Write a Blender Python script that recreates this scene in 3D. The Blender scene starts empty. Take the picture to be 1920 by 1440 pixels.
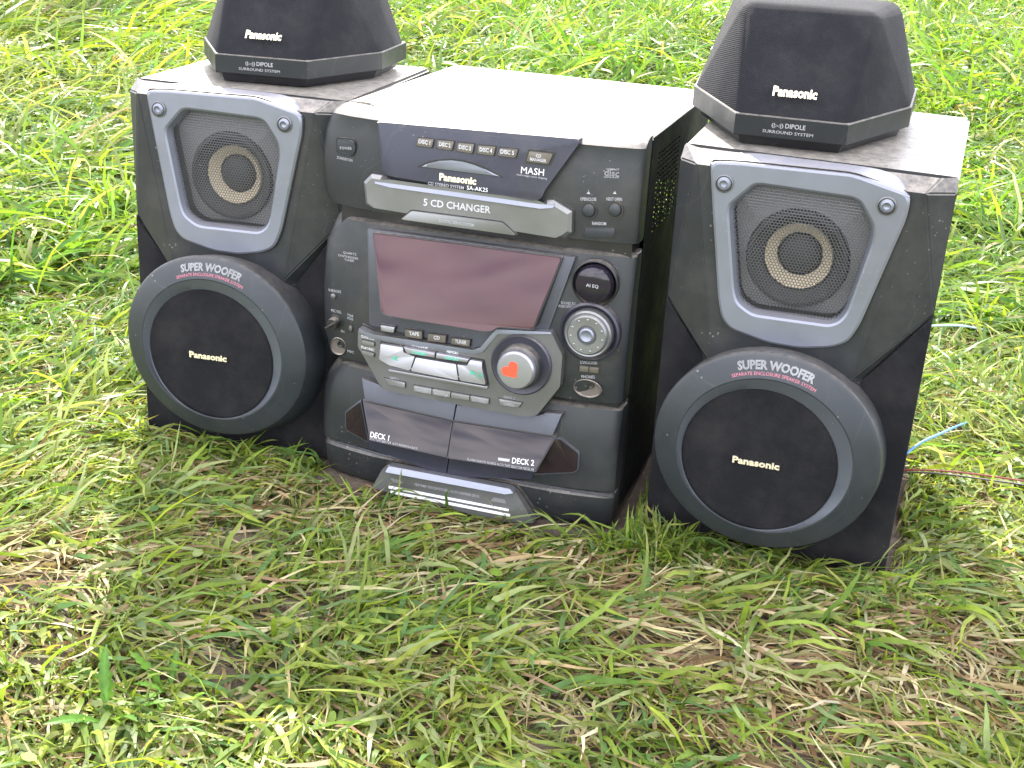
import bpy, bmesh, math, random
import numpy as np
from mathutils import Vector, Matrix, Euler

# ------------------------------------------------------------------ camera, sky, sun, exposure
scn = bpy.context.scene
col = scn.collection
pi = math.pi
cd = bpy.data.cameras.new('camera'); cam = bpy.data.objects.new('camera', cd); col.objects.link(cam)
cd.sensor_width = 36.0; cd.lens = 2425.39 * 36 / 1920; cd.clip_start = .02; cd.clip_end = 400
cam.matrix_world = Matrix(((0.998954,-0.045719,-0.000000,0.000000),(0.017970,0.392632,-0.919520,0.000000),(0.042040,0.918559,0.393043,0.559894),(0,0,0,1)))
scn.camera = cam

SUN_EL, SUN_AZ = math.radians(39), math.radians(-9)      # azimuth from +Y towards +X
world = bpy.data.worlds.new('World'); scn.world = world; world.use_nodes = True
wn, wl = world.node_tree.nodes, world.node_tree.links
wn.clear()
wo = wn.new('ShaderNodeOutputWorld'); bg = wn.new('ShaderNodeBackground')
sky = wn.new('ShaderNodeTexSky'); sky.sky_type = 'NISHITA'; sky.sun_disc = False
sky.sun_elevation = SUN_EL; sky.sun_rotation = SUN_AZ
sky.air_density = 1.0; sky.dust_density = 1.2
tc = wn.new('ShaderNodeTexCoord'); mp = wn.new('ShaderNodeMapping'); mp.inputs['Scale'].default_value = (1.6, 1.6, 5.0)
nz = wn.new('ShaderNodeTexNoise'); nz.inputs['Scale'].default_value = 2.6; nz.inputs['Detail'].default_value = 7; nz.inputs['Roughness'].default_value = .58
rp = wn.new('ShaderNodeValToRGB'); rp.color_ramp.elements[0].position = .30; rp.color_ramp.elements[1].position = .62
mx = wn.new('ShaderNodeMixRGB'); mx.inputs[2].default_value = (10.4, 10.1, 10.7, 1)
wl.new(tc.outputs['Generated'], mp.inputs[0]); wl.new(mp.outputs[0], nz.inputs['Vector']); wl.new(nz.outputs[0], rp.inputs[0])
wl.new(rp.outputs[0], mx.inputs[0]); wl.new(sky.outputs[0], mx.inputs[1]); wl.new(mx.outputs[0], bg.inputs[0])
bg.inputs[1].default_value = .15
wl.new(bg.outputs[0], wo.inputs[0])

sd = bpy.data.lights.new('sun', 'SUN'); sd.energy = 4.0; sd.angle = math.radians(.5); sd.color = (1, .95, .86)
sun = bpy.data.objects.new('sun', sd); col.objects.link(sun)
sdir = Vector((math.sin(SUN_AZ) * math.cos(SUN_EL), math.cos(SUN_AZ) * math.cos(SUN_EL), math.sin(SUN_EL)))
sun.rotation_euler = sdir.to_track_quat('Z', 'Y').to_euler(); sun.location = sdir * 20

vs = scn.view_settings
vs.view_transform = 'Standard'; vs.look = 'None'; vs.gamma = 1; vs.use_curve_mapping = False
vs.exposure = 1.78
try:
    scn.cycles.max_bounces = 8; scn.cycles.diffuse_bounces = 3; scn.cycles.transmission_bounces = 4; scn.cycles.glossy_bounces = 3
except Exception: pass

# ------------------------------------------------------------------ materials
def newmat(name):
    m = bpy.data.materials.new(name); m.use_nodes = True
    return m, m.node_tree.nodes, m.node_tree.links, m.node_tree.nodes['Principled BSDF']

def plastic(name, colr, rough=.45, metal=0.0, dust=0.0, grain=.0, gscale=900, spec=.5, coat=0, dustcol=(.42, .37, .31), blotch=.12):
    m, n, l, b = newmat(name)
    tc = n.new('ShaderNodeTexCoord')
    nz = n.new('ShaderNodeTexNoise'); nz.inputs['Scale'].default_value = 28; nz.inputs['Detail'].default_value = 6
    l.new(tc.outputs['Object'], nz.inputs['Vector'])
    mix = n.new('ShaderNodeMixRGB'); mix.inputs[1].default_value = (*[c * (1 - blotch) for c in colr], 1); mix.inputs[2].default_value = (*[min(1, c * (1 + blotch)) for c in colr], 1)
    l.new(nz.outputs[0], mix.inputs[0])
    out = mix.outputs[0]
    # roughness smears
    r = n.new('ShaderNodeMapRange'); r.inputs['From Min'].default_value = .3; r.inputs['From Max'].default_value = .7; r.inputs['To Min'].default_value = rough * .72; r.inputs['To Max'].default_value = min(1, rough * 1.4)
    n2 = n.new('ShaderNodeTexNoise'); n2.inputs['Scale'].default_value = 14; n2.inputs['Detail'].default_value = 8; n2.inputs['Roughness'].default_value = .7
    l.new(tc.outputs['Object'], n2.inputs['Vector']); l.new(n2.outputs[0], r.inputs[0]); l.new(r.outputs[0], b.inputs['Roughness'])
    # dust settles on faces that look up, plus scattered specks
    if dust > 0:
        g = n.new('ShaderNodeNewGeometry'); sp = n.new('ShaderNodeSeparateXYZ'); l.new(g.outputs['Normal'], sp.inputs[0])
        up = n.new('ShaderNodeMapRange'); up.inputs['From Min'].default_value = .35; up.inputs['From Max'].default_value = .95; l.new(sp.outputs['Z'], up.inputs[0])
        n3 = n.new('ShaderNodeTexNoise'); n3.inputs['Scale'].default_value = 150; n3.inputs['Detail'].default_value = 9; n3.inputs['Roughness'].default_value = .75
        l.new(tc.outputs['Object'], n3.inputs['Vector'])
        rr = n.new('ShaderNodeMapRange'); rr.inputs['From Min'].default_value = .35; rr.inputs['From Max'].default_value = .65; rr.inputs['To Min'].default_value = .25; l.new(n3.outputs[0], rr.inputs[0])
        mm = n.new('ShaderNodeMath'); mm.operation = 'MULTIPLY'; l.new(up.outputs[0], mm.inputs[0]); l.new(rr.outputs[0], mm.inputs[1])
        m2 = n.new('ShaderNodeMath'); m2.operation = 'MULTIPLY'; l.new(mm.outputs[0], m2.inputs[0]); m2.inputs[1].default_value = dust
        vo = n.new('ShaderNodeTexVoronoi'); vo.inputs['Scale'].default_value = 210; l.new(tc.outputs['Object'], vo.inputs['Vector'])
        n4 = n.new('ShaderNodeTexNoise'); n4.inputs['Scale'].default_value = 22; l.new(tc.outputs['Object'], n4.inputs['Vector'])
        th = n.new('ShaderNodeMapRange'); th.inputs['From Min'].default_value = .5; th.inputs['From Max'].default_value = .75; th.inputs['To Max'].default_value = .24; l.new(n4.outputs[0], th.inputs[0])
        lt = n.new('ShaderNodeMath'); lt.operation = 'LESS_THAN'; l.new(vo.outputs['Distance'], lt.inputs[0]); l.new(th.outputs[0], lt.inputs[1])
        sc = n.new('ShaderNodeMath'); sc.operation = 'MULTIPLY'; l.new(lt.outputs[0], sc.inputs[0]); sc.inputs[1].default_value = .35
        fm = n.new('ShaderNodeTexNoise'); fm.inputs['Scale'].default_value = 9; fm.inputs['Detail'].default_value = 9; fm.inputs['Roughness'].default_value = .72; l.new(tc.outputs['Object'], fm.inputs['Vector'])
        fr_ = n.new('ShaderNodeMapRange'); fr_.inputs['From Min'].default_value = .48; fr_.inputs['From Max'].default_value = .78; fr_.inputs['To Max'].default_value = .16 * dust; l.new(fm.outputs[0], fr_.inputs[0])
        wv = n.new('ShaderNodeTexWave'); wv.inputs['Scale'].default_value = 7; wv.inputs['Distortion'].default_value = 22; wv.inputs['Detail'].default_value = 3; wv.inputs['Detail Scale'].default_value = .6; l.new(tc.outputs['Object'], wv.inputs['Vector'])
        hl = n.new('ShaderNodeMapRange'); hl.inputs['From Min'].default_value = .9985; hl.inputs['From Max'].default_value = 1; hl.inputs['To Max'].default_value = .06; l.new(wv.outputs['Fac'], hl.inputs[0])
        hm = n.new('ShaderNodeMath'); hm.operation = 'MULTIPLY'; l.new(hl.outputs[0], hm.inputs[0]); l.new(rr.outputs[0], hm.inputs[1])
        a0 = n.new('ShaderNodeMath'); a0.operation = 'MAXIMUM'; l.new(fr_.outputs[0], a0.inputs[0]); l.new(hm.outputs[0], a0.inputs[1])
        a1 = n.new('ShaderNodeMath'); a1.operation = 'MAXIMUM'; l.new(a0.outputs[0], a1.inputs[0]); l.new(sc.outputs[0], a1.inputs[1])
        ad = n.new('ShaderNodeMath'); ad.operation = 'MAXIMUM'; l.new(m2.outputs[0], ad.inputs[0]); l.new(a1.outputs[0], ad.inputs[1])
        mx2 = n.new('ShaderNodeMixRGB'); mx2.inputs[2].default_value = (*dustcol, 1); l.new(ad.outputs[0], mx2.inputs[0]); l.new(out, mx2.inputs[1])
        out = mx2.outputs[0]
    l.new(out, b.inputs['Base Color'])
    b.inputs['Metallic'].default_value = metal
    b.inputs['Specular IOR Level'].default_value = spec
    b.inputs['Coat Weight'].default_value = coat
    b.inputs['Coat Roughness'].default_value = .06
    if grain > 0:
        n5 = n.new('ShaderNodeTexNoise'); n5.inputs['Scale'].default_value = gscale; n5.inputs['Detail'].default_value = 2
        l.new(tc.outputs['Object'], n5.inputs['Vector'])
        bp = n.new('ShaderNodeBump'); bp.inputs['Strength'].default_value = grain; bp.inputs['Distance'].default_value = .0006
        l.new(n5.outputs[0], bp.inputs['Height']); l.new(bp.outputs[0], b.inputs['Normal'])
    return m

def cloth(name, colr, lint=.5):
    m, n, l, b = newmat(name)
    tc = n.new('ShaderNodeTexCoord')
    w1 = n.new('ShaderNodeTexWave'); w1.inputs['Scale'].default_value = 260; w1.inputs['Distortion'].default_value = .6; w1.wave_type = 'BANDS'; w1.bands_direction = 'DIAGONAL'
    nz = n.new('ShaderNodeTexNoise'); nz.inputs['Scale'].default_value = 1400; nz.inputs['Detail'].default_value = 3
    n2 = n.new('ShaderNodeTexNoise'); n2.inputs['Scale'].default_value = 16; n2.inputs['Detail'].default_value = 8; n2.inputs['Roughness'].default_value = .7
    vo = n.new('ShaderNodeTexVoronoi'); vo.inputs['Scale'].default_value = 260
    for t in (w1, nz, n2, vo): l.new(tc.outputs['Object'], t.inputs['Vector'])
    a = n.new('ShaderNodeMixRGB'); a.inputs[1].default_value = (*[c * .55 for c in colr], 1); a.inputs[2].default_value = (*[c * 1.5 for c in colr], 1)
    mm = n.new('ShaderNodeMath'); mm.operation = 'MULTIPLY_ADD'; l.new(w1.outputs['Fac'], mm.inputs[0]); mm.inputs[1].default_value = .5
    mh = n.new('ShaderNodeMath'); mh.operation = 'MULTIPLY'; l.new(nz.outputs[0], mh.inputs[0]); mh.inputs[1].default_value = .6
    l.new(mh.outputs[0], mm.inputs[2]); l.new(mm.outputs[0], a.inputs[0])
    # lint: scattered pale specks, denser in patches
    th = n.new('ShaderNodeMapRange'); th.inputs['From Min'].default_value = .52; th.inputs['From Max'].default_value = .8; th.inputs['To Max'].default_value = .42 * lint; l.new(n2.outputs[0], th.inputs[0])
    lt = n.new('ShaderNodeMath'); lt.operation = 'LESS_THAN'; l.new(vo.outputs['Distance'], lt.inputs[0]); l.new(th.outputs[0], lt.inputs[1])
    sc = n.new('ShaderNodeMath'); sc.operation = 'MULTIPLY'; l.new(lt.outputs[0], sc.inputs[0]); sc.inputs[1].default_value = .5
    b2 = n.new('ShaderNodeMixRGB'); b2.inputs[2].default_value = (.22, .22, .23, 1); l.new(sc.outputs[0], b2.inputs[0]); l.new(a.outputs[0], b2.inputs[1])
    pf = n.new('ShaderNodeMapRange'); pf.inputs['From Min'].default_value = .42; pf.inputs['From Max'].default_value = .8; pf.inputs['To Max'].default_value = .14; l.new(n2.outputs[0], pf.inputs[0])
    b3 = n.new('ShaderNodeMixRGB'); b3.inputs[2].default_value = (.16, .15, .14, 1); l.new(pf.outputs[0], b3.inputs[0]); l.new(b2.outputs[0], b3.inputs[1])
    l.new(b3.outputs[0], b.inputs['Base Color'])
    b.inputs['Roughness'].default_value = .9; b.inputs['Specular IOR Level'].default_value = .15
    b.inputs['Sheen Weight'].default_value = .05; b.inputs['Sheen Roughness'].default_value = .4
    bp = n.new('ShaderNodeBump'); bp.inputs['Strength'].default_value = .5; bp.inputs['Distance'].default_value = .0008
    l.new(mm.outputs[0], bp.inputs['Height']); l.new(bp.outputs[0], b.inputs['Normal'])
    return m

M = dict(
    band=plastic('dark_band_plastic', (.014, .016, .018), .42, 0, dust=.5, grain=.1, spec=.35),
    body=plastic('dark_vinyl', (.05, .05, .05), .37, .0, dustcol=(.36, .33, .28), dust=.85, grain=.35, gscale=500),
    front=plastic('dark_plastic', (.023, .026, .029), .38, .15, dust=.6, grain=.15, gscale=1500),
    panel=plastic('graphite_plastic', (.040, .042, .060), .34, .35, dust=.6, grain=.12, gscale=1500),
    bezel=plastic('bluegrey_plastic', (.082, .087, .108), .40, .45, dust=.5, grain=.1, gscale=1500),
    console=plastic('gunmetal_plastic', (.15, .152, .155), .36, .6, dust=.4, grain=.12, gscale=1500),
    silver=plastic('silver_paint', (.225, .24, .29), .38, .6, dust=.35, grain=.12, gscale=1500, blotch=.05),
    bright=plastic('bright_silver', (.34, .34, .375), .30, .7, dust=.25),
    tray=plastic('tray_silver', (.22, .225, .23), .34, .65, dust=.3, grain=.1, gscale=1500),
    black=plastic('black_plastic', (.012, .012, .014), .35, 0, dust=.6),
    ring=plastic('woofer_ring_plastic', (.026, .031, .037), .44, .15, dust=.3, grain=.12, gscale=1500),
    bevel=plastic('woofer_bevel_plastic', (.095, .105, .125), .42, .3, dust=.1, grain=.1, gscale=1500),
    dusty=plastic('dusty_recess', (.10, .085, .07), .9, 0, dust=1.0),
    bronze=plastic('bronze_key', (.13, .115, .095), .4, .4, dust=.2),
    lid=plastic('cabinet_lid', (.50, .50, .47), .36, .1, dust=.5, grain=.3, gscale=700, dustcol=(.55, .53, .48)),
    cone=plastic('cone_paper', (.035, .035, .037), .6, 0, dust=.1),
    tan=plastic('tan_cone', (.52, .44, .31), .6, 0),
    baffle=plastic('baffle_grey', (.19, .19, .195), .6, 0),
    grill=plastic('grill_metal', (.085, .085, .09), .42, .4, dust=.1),
    white=plastic('white_print', (.80, .80, .82), .6, 0),
    grey=plastic('grey_print', (.38, .38, .40), .6, 0),
    pink=plastic('pink_print', (.55, .18, .24), .6, 0),
    green=plastic('green_print', (.10, .62, .42), .6, 0),
    gold=plastic('gold_badge', (.85, .76, .55), .3, .35),
    red=plastic('red_sticker', (.80, .075, .03), .45, 0, blotch=.03),
    cloth=cloth('black_speaker_cloth', (.010, .010, .012)),
    cloth2=cloth('surround_speaker_cloth', (.011, .0115, .014), .35),
    blue=plastic('blue_cable', (.10, .25, .52), .4, 0),
    redc=plastic('red_cable', (.20, .035, .03), .4, 0),
    cyan=plastic('pale_blue_cable', (.45, .65, .80), .4, 0),
)
def glassy(name, colr, rough=.05, ior=1.6):
    m = plastic(name, colr, rough, 0, blotch=.3)
    b = m.node_tree.nodes['Principled BSDF']; b.inputs['IOR'].default_value = ior
    b.inputs['Coat Tint'].default_value = (1, .80, .88, 1); b.inputs['Specular IOR Level'].default_value = .32; b.inputs['Coat Weight'].default_value = .08; b.inputs['Coat Roughness'].default_value = .09; b.inputs['Coat IOR'].default_value = 1.7
    return m
M['glass'] = glassy('smoked_display_window', (.050, .011, .015), .12)
M['pane'] = glassy('smoked_deck_window', (.020, .014, .016), .10)
M['dome'] = glassy('gloss_black_dome', (.015, .012, .02), .08)

# ------------------------------------------------------------------ helpers
def link(name, me, mat, parent=None, smooth=None):
    o = bpy.data.objects.new(name, me); col.objects.link(o)
    if mat is not None and not me.materials: me.materials.append(mat)
    if parent is not None: o.parent = parent
    if smooth: shade(me, smooth)
    return o
def shade(me, ang=35):
    me.shade_smooth() if hasattr(me, 'shade_smooth') else None
    me.set_sharp_from_angle(angle=math.radians(ang))
def bmesh_done(bm, name):
    bmesh.ops.recalc_face_normals(bm, faces=bm.faces)
    me = bpy.data.meshes.new(name); bm.to_mesh(me); bm.free(); return me
def thing(name, label, cat, group=None):
    o = bpy.data.objects.new(name, None); col.objects.link(o); o.empty_display_size = .05
    o['label'] = label; o['category'] = cat
    if group: o['group'] = group
    return o
def area(p):
    return .5 * sum(p[i][0] * p[(i + 1) % len(p)][1] - p[(i + 1) % len(p)][0] * p[i][1] for i in range(len(p)))
def rnd(p, r, n=4):
    """round the corners of a 2D polygon"""
    out = []
    N = len(p)
    for i in range(N):
        a, b, c = Vector(p[i - 1]), Vector(p[i]), Vector(p[(i + 1) % N])
        u, v = a - b, c - b
        rr = min(r, u.length * .45, v.length * .45)
        s, e = b + u.normalized() * rr, b + v.normalized() * rr
        for k in range(n + 1):
            t = k / n
            q = s * (1 - t) ** 2 + b * 2 * t * (1 - t) + e * t * t
            out.append((q.x, q.y))
    return out
def prism(name, pts, y0, y1, mat, parent, bev=.0, r=0, prof=None, tilt=0, seg=2, zc=None):
    """outline pts in the XZ plane, front at y0, back at y1 (y grows away from the viewer)"""
    p = rnd(pts, r) if r else [tuple(q) for q in pts]
    if area(p) < 0: p = p[::-1]
    bm = bmesh.new()
    fv = [bm.verts.new((x, y0, z)) for x, z in p]; bv = [bm.verts.new((x, y1, z)) for x, z in p]
    n = len(p)
    ff = bm.faces.new(fv); bm.faces.new(bv[::-1])
    for i in range(n): bm.faces.new((fv[(i + 1) % n], fv[i], bv[i], bv[(i + 1) % n]))
    if bev:
        es = [e for e in ff.edges]
        try: bmesh.ops.bevel(bm, geom=es, offset=bev, segments=seg, affect='EDGES', profile=.6, clamp_overlap=True)
        except Exception: pass
    if zc is None: zc = sum(z for x, z in p) / n
    for v in bm.verts:
        if prof: v.co.y += prof(v.co.x)
        if tilt: v.co.y += (v.co.z - zc) * tilt
    return link(name, bmesh_done(bm, name), mat, parent, 30)
def loops(name, Ls, mat, parent, cap0=False, cap1=False, smooth=35):
    """bridge a list of equal-length closed 3D loops"""
    bm = bmesh.new(); V = [[bm.verts.new(c) for c in L] for L in Ls]
    n = len(V[0])
    for a, b in zip(V, V[1:]):
        for i in range(n): bm.faces.new((a[i], a[(i + 1) % n], b[(i + 1) % n], b[i]))
    if cap0: bm.faces.new(V[0])
    if cap1: bm.faces.new(V[-1][::-1])
    return link(name, bmesh_done(bm, name), mat, parent, smooth)
def lathe(name, c, prof, mat, parent, n=64, smooth=30, tilt=0, ry=1.0, front=True):
    """revolve (radius, y) about the front-back axis through (x, z)=c"""
    Ls = [[(c[0] + r * math.cos(2 * pi * i / n), y + tilt * r * math.sin(2 * pi * i / n), c[1] + ry * r * math.sin(2 * pi * i / n)) for i in range(n)] for r, y in prof]
    o = loops(name, Ls, mat, parent, front, True, smooth)
    return o
def starloop(poly, c, N):
    """sample a polygon by rays from c"""
    out = []
    for k in range(N):
        a = 2 * pi * k / N; d = (math.cos(a), math.sin(a)); best = None
        for i in range(len(poly)):
            x1, z1 = poly[i]; x2, z2 = poly[(i + 1) % len(poly)]
            ex, ez = x2 - x1, z2 - z1; den = d[0] * ez - d[1] * ex
            if abs(den) < 1e-12: continue
            t = ((x1 - c[0]) * ez - (z1 - c[1]) * ex) / den; s = ((x1 - c[0]) * d[1] - (z1 - c[1]) * d[0]) / den
            if t > 0 and -1e-6 <= s <= 1 + 1e-6 and (best is None or t < best): best = t
        out.append((c[0] + d[0] * best, c[1] + d[1] * best))
    return out
def scaled(p, c, k):
    return [(c[0] + (x - c[0]) * k, c[1] + (z - c[1]) * k) for x, z in p]
def inset(p, d):
    """move every edge of a polygon inwards by d"""
    if area(p) < 0: p = p[::-1]
    out = []; n = len(p)
    for i in range(n):
        a, b, c = Vector(p[i - 1]), Vector(p[i]), Vector(p[(i + 1) % n])
        e1, e2 = (b - a).normalized(), (c - b).normalized()
        n1, n2 = Vector((-e1.y, e1.x)), Vector((-e2.y, e2.x))
        k = (n1 + n2); k = k / max(.3, k.dot(n1)); q = b + k * d; out.append((q.x, q.y))
    return out
textcache = {}
def textmesh(body, bold):
    key = (body, bold)
    if key in textcache: return textcache[key]
    cu = bpy.data.curves.new('lettering', 'FONT'); cu.body = body; cu.size = 1; cu.resolution_u = 2; cu.offset = bold; cu.extrude = .03 if bold > .015 else 0
    o = bpy.data.objects.new('lettering', cu); col.objects.link(o)
    bpy.context.view_layer.update()
    me = bpy.data.meshes.new_from_object(o.evaluated_get(bpy.context.evaluated_depsgraph_get()))
    co = np.array([v.co[:] for v in me.vertices]) if len(me.vertices) else np.zeros((1, 3))
    fc = [tuple(f.vertices) for f in me.polygons]
    bpy.data.objects.remove(o); bpy.data.curves.remove(cu); bpy.data.meshes.remove(me)
    textcache[key] = (co, fc)
    return textcache[key]
def letter(body, a, b, h, y, mat, parent, bold=0.0, depth=.0, prof=None, shear=0.0, tilt=0, zc=0, wob=0):
    """flat or raised lettering from baseline point a to b (x, z), capitals h high"""
    co, fc = textmesh(body, bold)
    co = co.copy(); mn, mxx = co.min(0), co.max(0)
    w = max(1e-6, mxx[0] - mn[0]); L = math.hypot(b[0] - a[0], b[1] - a[1]); ang = math.atan2(b[1] - a[1], b[0] - a[0])
    capz = .70
    x = (co[:, 0] - mn[0]) / w * L; z = co[:, 1] / capz * h; x = x + shear * z
    dz = (co[:, 2] - mn[2]); dz = dz / max(1e-6, dz.max()) if dz.max() > 1e-6 else dz * 0
    X = a[0] + x * math.cos(ang) - z * math.sin(ang); Z = a[1] + x * math.sin(ang) + z * math.cos(ang)
    Y = y - dz * depth - .00025
    P = [(float(i), float(j + (prof(i) if prof else 0) + (k - zc) * tilt), float(k)) for i, j, k in zip(X, Y, Z)]
    me = bpy.data.meshes.new('lettering'); me.from_pydata(P, [], fc); me.validate()
    return link('lettering', me, mat, parent)
def arctext(body, c, r, a0, a1, h, yf, mat, parent, bold=0.0, name='lettering'):
    """lettering along a circle, a0 -> a1 in degrees clockwise from the top, on the ring surface y=yf(radius)"""
    co, fc = textmesh(body, bold); co = co.copy(); mn, mxx = co.min(0), co.max(0)
    t = (co[:, 0] - mn[0]) / (mxx[0] - mn[0]); an = np.radians(a0 + (a1 - a0) * t); rr = r + co[:, 1] / .70 * h; rz = .96
    P = [(float(c[0] + q * math.sin(s)), float(yf(q) - .0004), float(c[1] + rz * q * math.cos(s))) for q, s in zip(rr, an)]
    me = bpy.data.meshes.new(name); me.from_pydata(P, [], fc); me.validate()
    return link(name, me, mat, parent)

# ------------------------------------------------------------------ the big loudspeakers
SW, SH, SD = 0.2093, 0.3368, 0.2252
def make_loudspeaker():
    root = thing('loudspeaker', '', 'loudspeaker', 'large loudspeakers beside the stereo')
    hw = SW / 2
    # cabinet, a vinyl covered box behind the moulded front
    bm = bmesh.new(); bmesh.ops.create_cube(bm, size=1)
    for v in bm.verts: v.co = ((v.co.x) * SW, .012 + (v.co.y + .5) * (SD - .012), -.007 + (v.co.z + .5) * (SH + .007))
    bmesh.ops.bevel(bm, geom=list(bm.edges), offset=.0025, segments=2, affect='EDGES')
    link('cabinet', bmesh_done(bm, 'cabinet'), M['body'], root, 30)
    # moulded front: a forward centre facet, swept-back side facets and a sloping brow
    C = [(-0.08907,0.32885),(0.08349,0.32903),(0.05417,0.17928),(-0.06366,0.16618)]
    S = [(-0.10824,0.21238),(0.10505,0.2317),(-0.07107,0.1649),(0.05452,0.16642)]
    ctl, ctr, cbr, cbl = C
    zt = (ctl[1] + ctr[1]) / 2
    m = [(ctl[0], -.014, zt), (ctr[0], -.014, zt), (.052, -.014, .172), (-.060, -.014, .165),   # 0-3 centre
         (-hw, 0, zt - .001), (hw, 0, zt - .001),                                                 # 4,5 outer top
         (-hw, 0, S[0][1]), (hw, 0, S[1][1]),                                                    # 6,7 outer middle
         (-.070, -.001, .166), (.060, -.001, .168),                                                # 8,9 inner ends
         (-.092, .003, SH + .0005), (.092, .003, SH + .0005), (-hw, .013, SH + .0005), (hw, .013, SH + .0005),    # 10-13 brow
         (-.060, -.014, .10), (.052, -.014, .10), (-.070, -.001, .10), (.060, -.001, .10)]
    f = [(0, 3, 8, 6, 4), (1, 5, 7, 9, 2), (0, 10, 11, 1), (0, 4, 12, 10), (1, 11, 13, 5),
         (3, 2, 15, 14), (3, 14, 16, 8), (2, 9, 17, 15)]
    # close behind
    b0 = len(m); m += [(-hw, .012, SH), (hw, .012, SH), (-hw, .012, S[0][1]), (hw, .012, S[1][1])]
    f += [(4, 6, b0 + 2, 12), (5, 13, b0 + 3, 7)]
    me = bpy.data.meshes.new('moulded_front'); me.from_pydata(m, [], f); me.validate()
    bm = bmesh.new(); bm.from_mesh(me); bmesh.ops.triangulate(bm, faces=[q for q in bm.faces if len(q.verts) > 4]); bmesh.ops.recalc_face_normals(bm, faces=bm.faces)
    sharp = [e for e in bm.edges if len(e.link_faces) == 2 and e.calc_face_angle(0) > .2]
    bmesh.ops.bevel(bm, geom=sharp, offset=.0012, segments=2, affect='EDGES'); bm.to_mesh(me); bm.free()
    link('moulded_front', me, M['front'], root)
    N = 180; oc = (-.006, .262)
    quad = [(m[3][0], m[3][2]), (m[2][0], m[2][2]), (m[1][0], m[1][2]), (m[0][0], m[0][2])]
    La = starloop(quad, oc, N)
    for qx, qz in quad:
        i = min(range(N), key=lambda k: math.hypot(La[k][0] - qx, La[k][1] - qz)); La[i] = (qx, qz)
    OUT = [(-0.07766,0.33314),(-0.05353,0.33505),(0.03,0.33709),(0.07347,0.32723),(0.07293,0.30958),(0.05221,0.22035),(0.04556,0.20472),(0.03415,0.19806),(0.00983,0.19263),(-0.01561,0.19256),(-0.04741,0.19932),(-0.05527,0.20766),(-0.05958,0.22346),(-0.07128,0.29275)]
    Lb = starloop(rnd(inset(OUT, .003), .006, 4), oc, N)
    loops('front_facet', [[(x, -.0141, z) for x, z in La], [(x, -.0141, z) for x, z in Lb], [(x, -.004, z) for x, z in Lb]], M['front'], root)
    # black cloth covered lower baffle
    pts = [(-hw, S[0][1] - .0012), (-.0712, .1655), (.0612, .1675), (hw, S[1][1] - .0012), (hw, -.0065), (-hw, -.0065)]
    prism('cloth_baffle', pts, -.0022, .0125, M['cloth'], root, bev=.0014)
    # silver upper frame with its grill opening
    SY = -.0185
    outer = [(-0.07766,0.33314),(-0.05353,0.33505),(0.03,0.33709),(0.07347,0.32723),(0.07293,0.30958),(0.05221,0.22035),(0.04556,0.20472),(0.03415,0.19806),(0.00983,0.19263),(-0.01561,0.19256),(-0.04741,0.19932),(-0.05527,0.20766),(-0.05958,0.22346),(-0.07128,0.29275)]
    open_ = [(-0.05876,0.30101),(-0.04263,0.31896),(-0.0375,0.32051),(0.03262,0.31944),(0.03846,0.31697),(0.05043,0.30003),(0.05156,0.2876),(0.04116,0.22911),(0.03667,0.22072),(0.0295,0.21629),(-0.0311,0.21467),(-0.04398,0.22248),(-0.04766,0.2323),(-0.05887,0.29455)]
    oc = (-.006, .262)
    N = 180
    Lo = starloop(rnd(outer, .006, 4), oc, N); Li = starloop(rnd(open_, .006, 4), oc, N)
    Lo2 = starloop(rnd(inset(outer, .0018), .006, 4), oc, N)
    Li2 = starloop(rnd(inset(open_, .0028), .006, 4), oc, N); Lx = starloop(rnd(inset(open_, -.0018), .006, 4), oc, N)
    lv = lambda L, y: [(x, y, z) for x, z in L]
    loops('silver_frame', [lv(Lo, -.0125), lv(Lo, SY + .0012), lv(Lo2, SY), lv(Lx, SY), lv(Li, SY + .0012), lv(Li2, SY + .0085)], M['silver'], root, smooth=22)
    # brow of the frame, sweeping back over the top edge
    a, b = ctl[0] + .012, ctr[0] - .013
    zf = max(z for x, z in Lo) - .0015
    me = bpy.data.meshes.new('frame_brow')
    V = []; ns = 24
    fr = [(x, z) for x, z in rnd(outer, .004, 4)]
    def topz(x):
        s = starloop([(p0, p1) for p0, p1 in outer], oc, 2)
        best = 0
        for i in range(len(outer)):
            x1, z1 = outer[i]; x2, z2 = outer[(i + 1) % len(outer)]
            if min(x1, x2) <= x <= max(x1, x2) and abs(x2 - x1) > 1e-9: best = max(best, z1 + (z2 - z1) * (x - x1) / (x2 - x1))
        return best
    xs = [outer[0][0] + .001 + (outer[3][0] - outer[0][0] - .002) * i / ns for i in range(ns + 1)]
    for i, x in enumerate(xs):
        t = i / ns; w = 1 - abs(2 * t - 1) ** 6
        zz = topz(x) - .0016
        ye, ze = -.0135 + .016 * w, zz + (SH + .0022 - zz) * (w ** .8)
        for s in range(5):
            q = s / 4
            y = SY + (ye - SY) * (q ** 1.25); z = zz + (ze - zz) * (q ** .8)
            V.append((x, y, z))
        V.append((x, ye + .001, ze - .003))
    F = [(i * 6 + j, i * 6 + j + 1, (i + 1) * 6 + j + 1, (i + 1) * 6 + j) for i in range(ns) for j in range(5)]
    me.from_pydata(V, [], F); link('frame_brow', me, M['silver'], root, 60)
    # dark gasket line round the frame
    g0 = starloop(rnd(inset(outer, -.0011), .006, 4), oc, N)
    loops('gasket', [lv(g0, -.0132), lv(g0, -.0145), lv(Lo, -.0145), lv(Lo, -.0132)], M['black'], root)
    # perforated grill: a sheet with real round holes
    gp = rnd(inset(open_, .0022), .006, 4); pitch = .00262; hr = .00116
    bm = bmesh.new(); gy = SY + .0075
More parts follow.
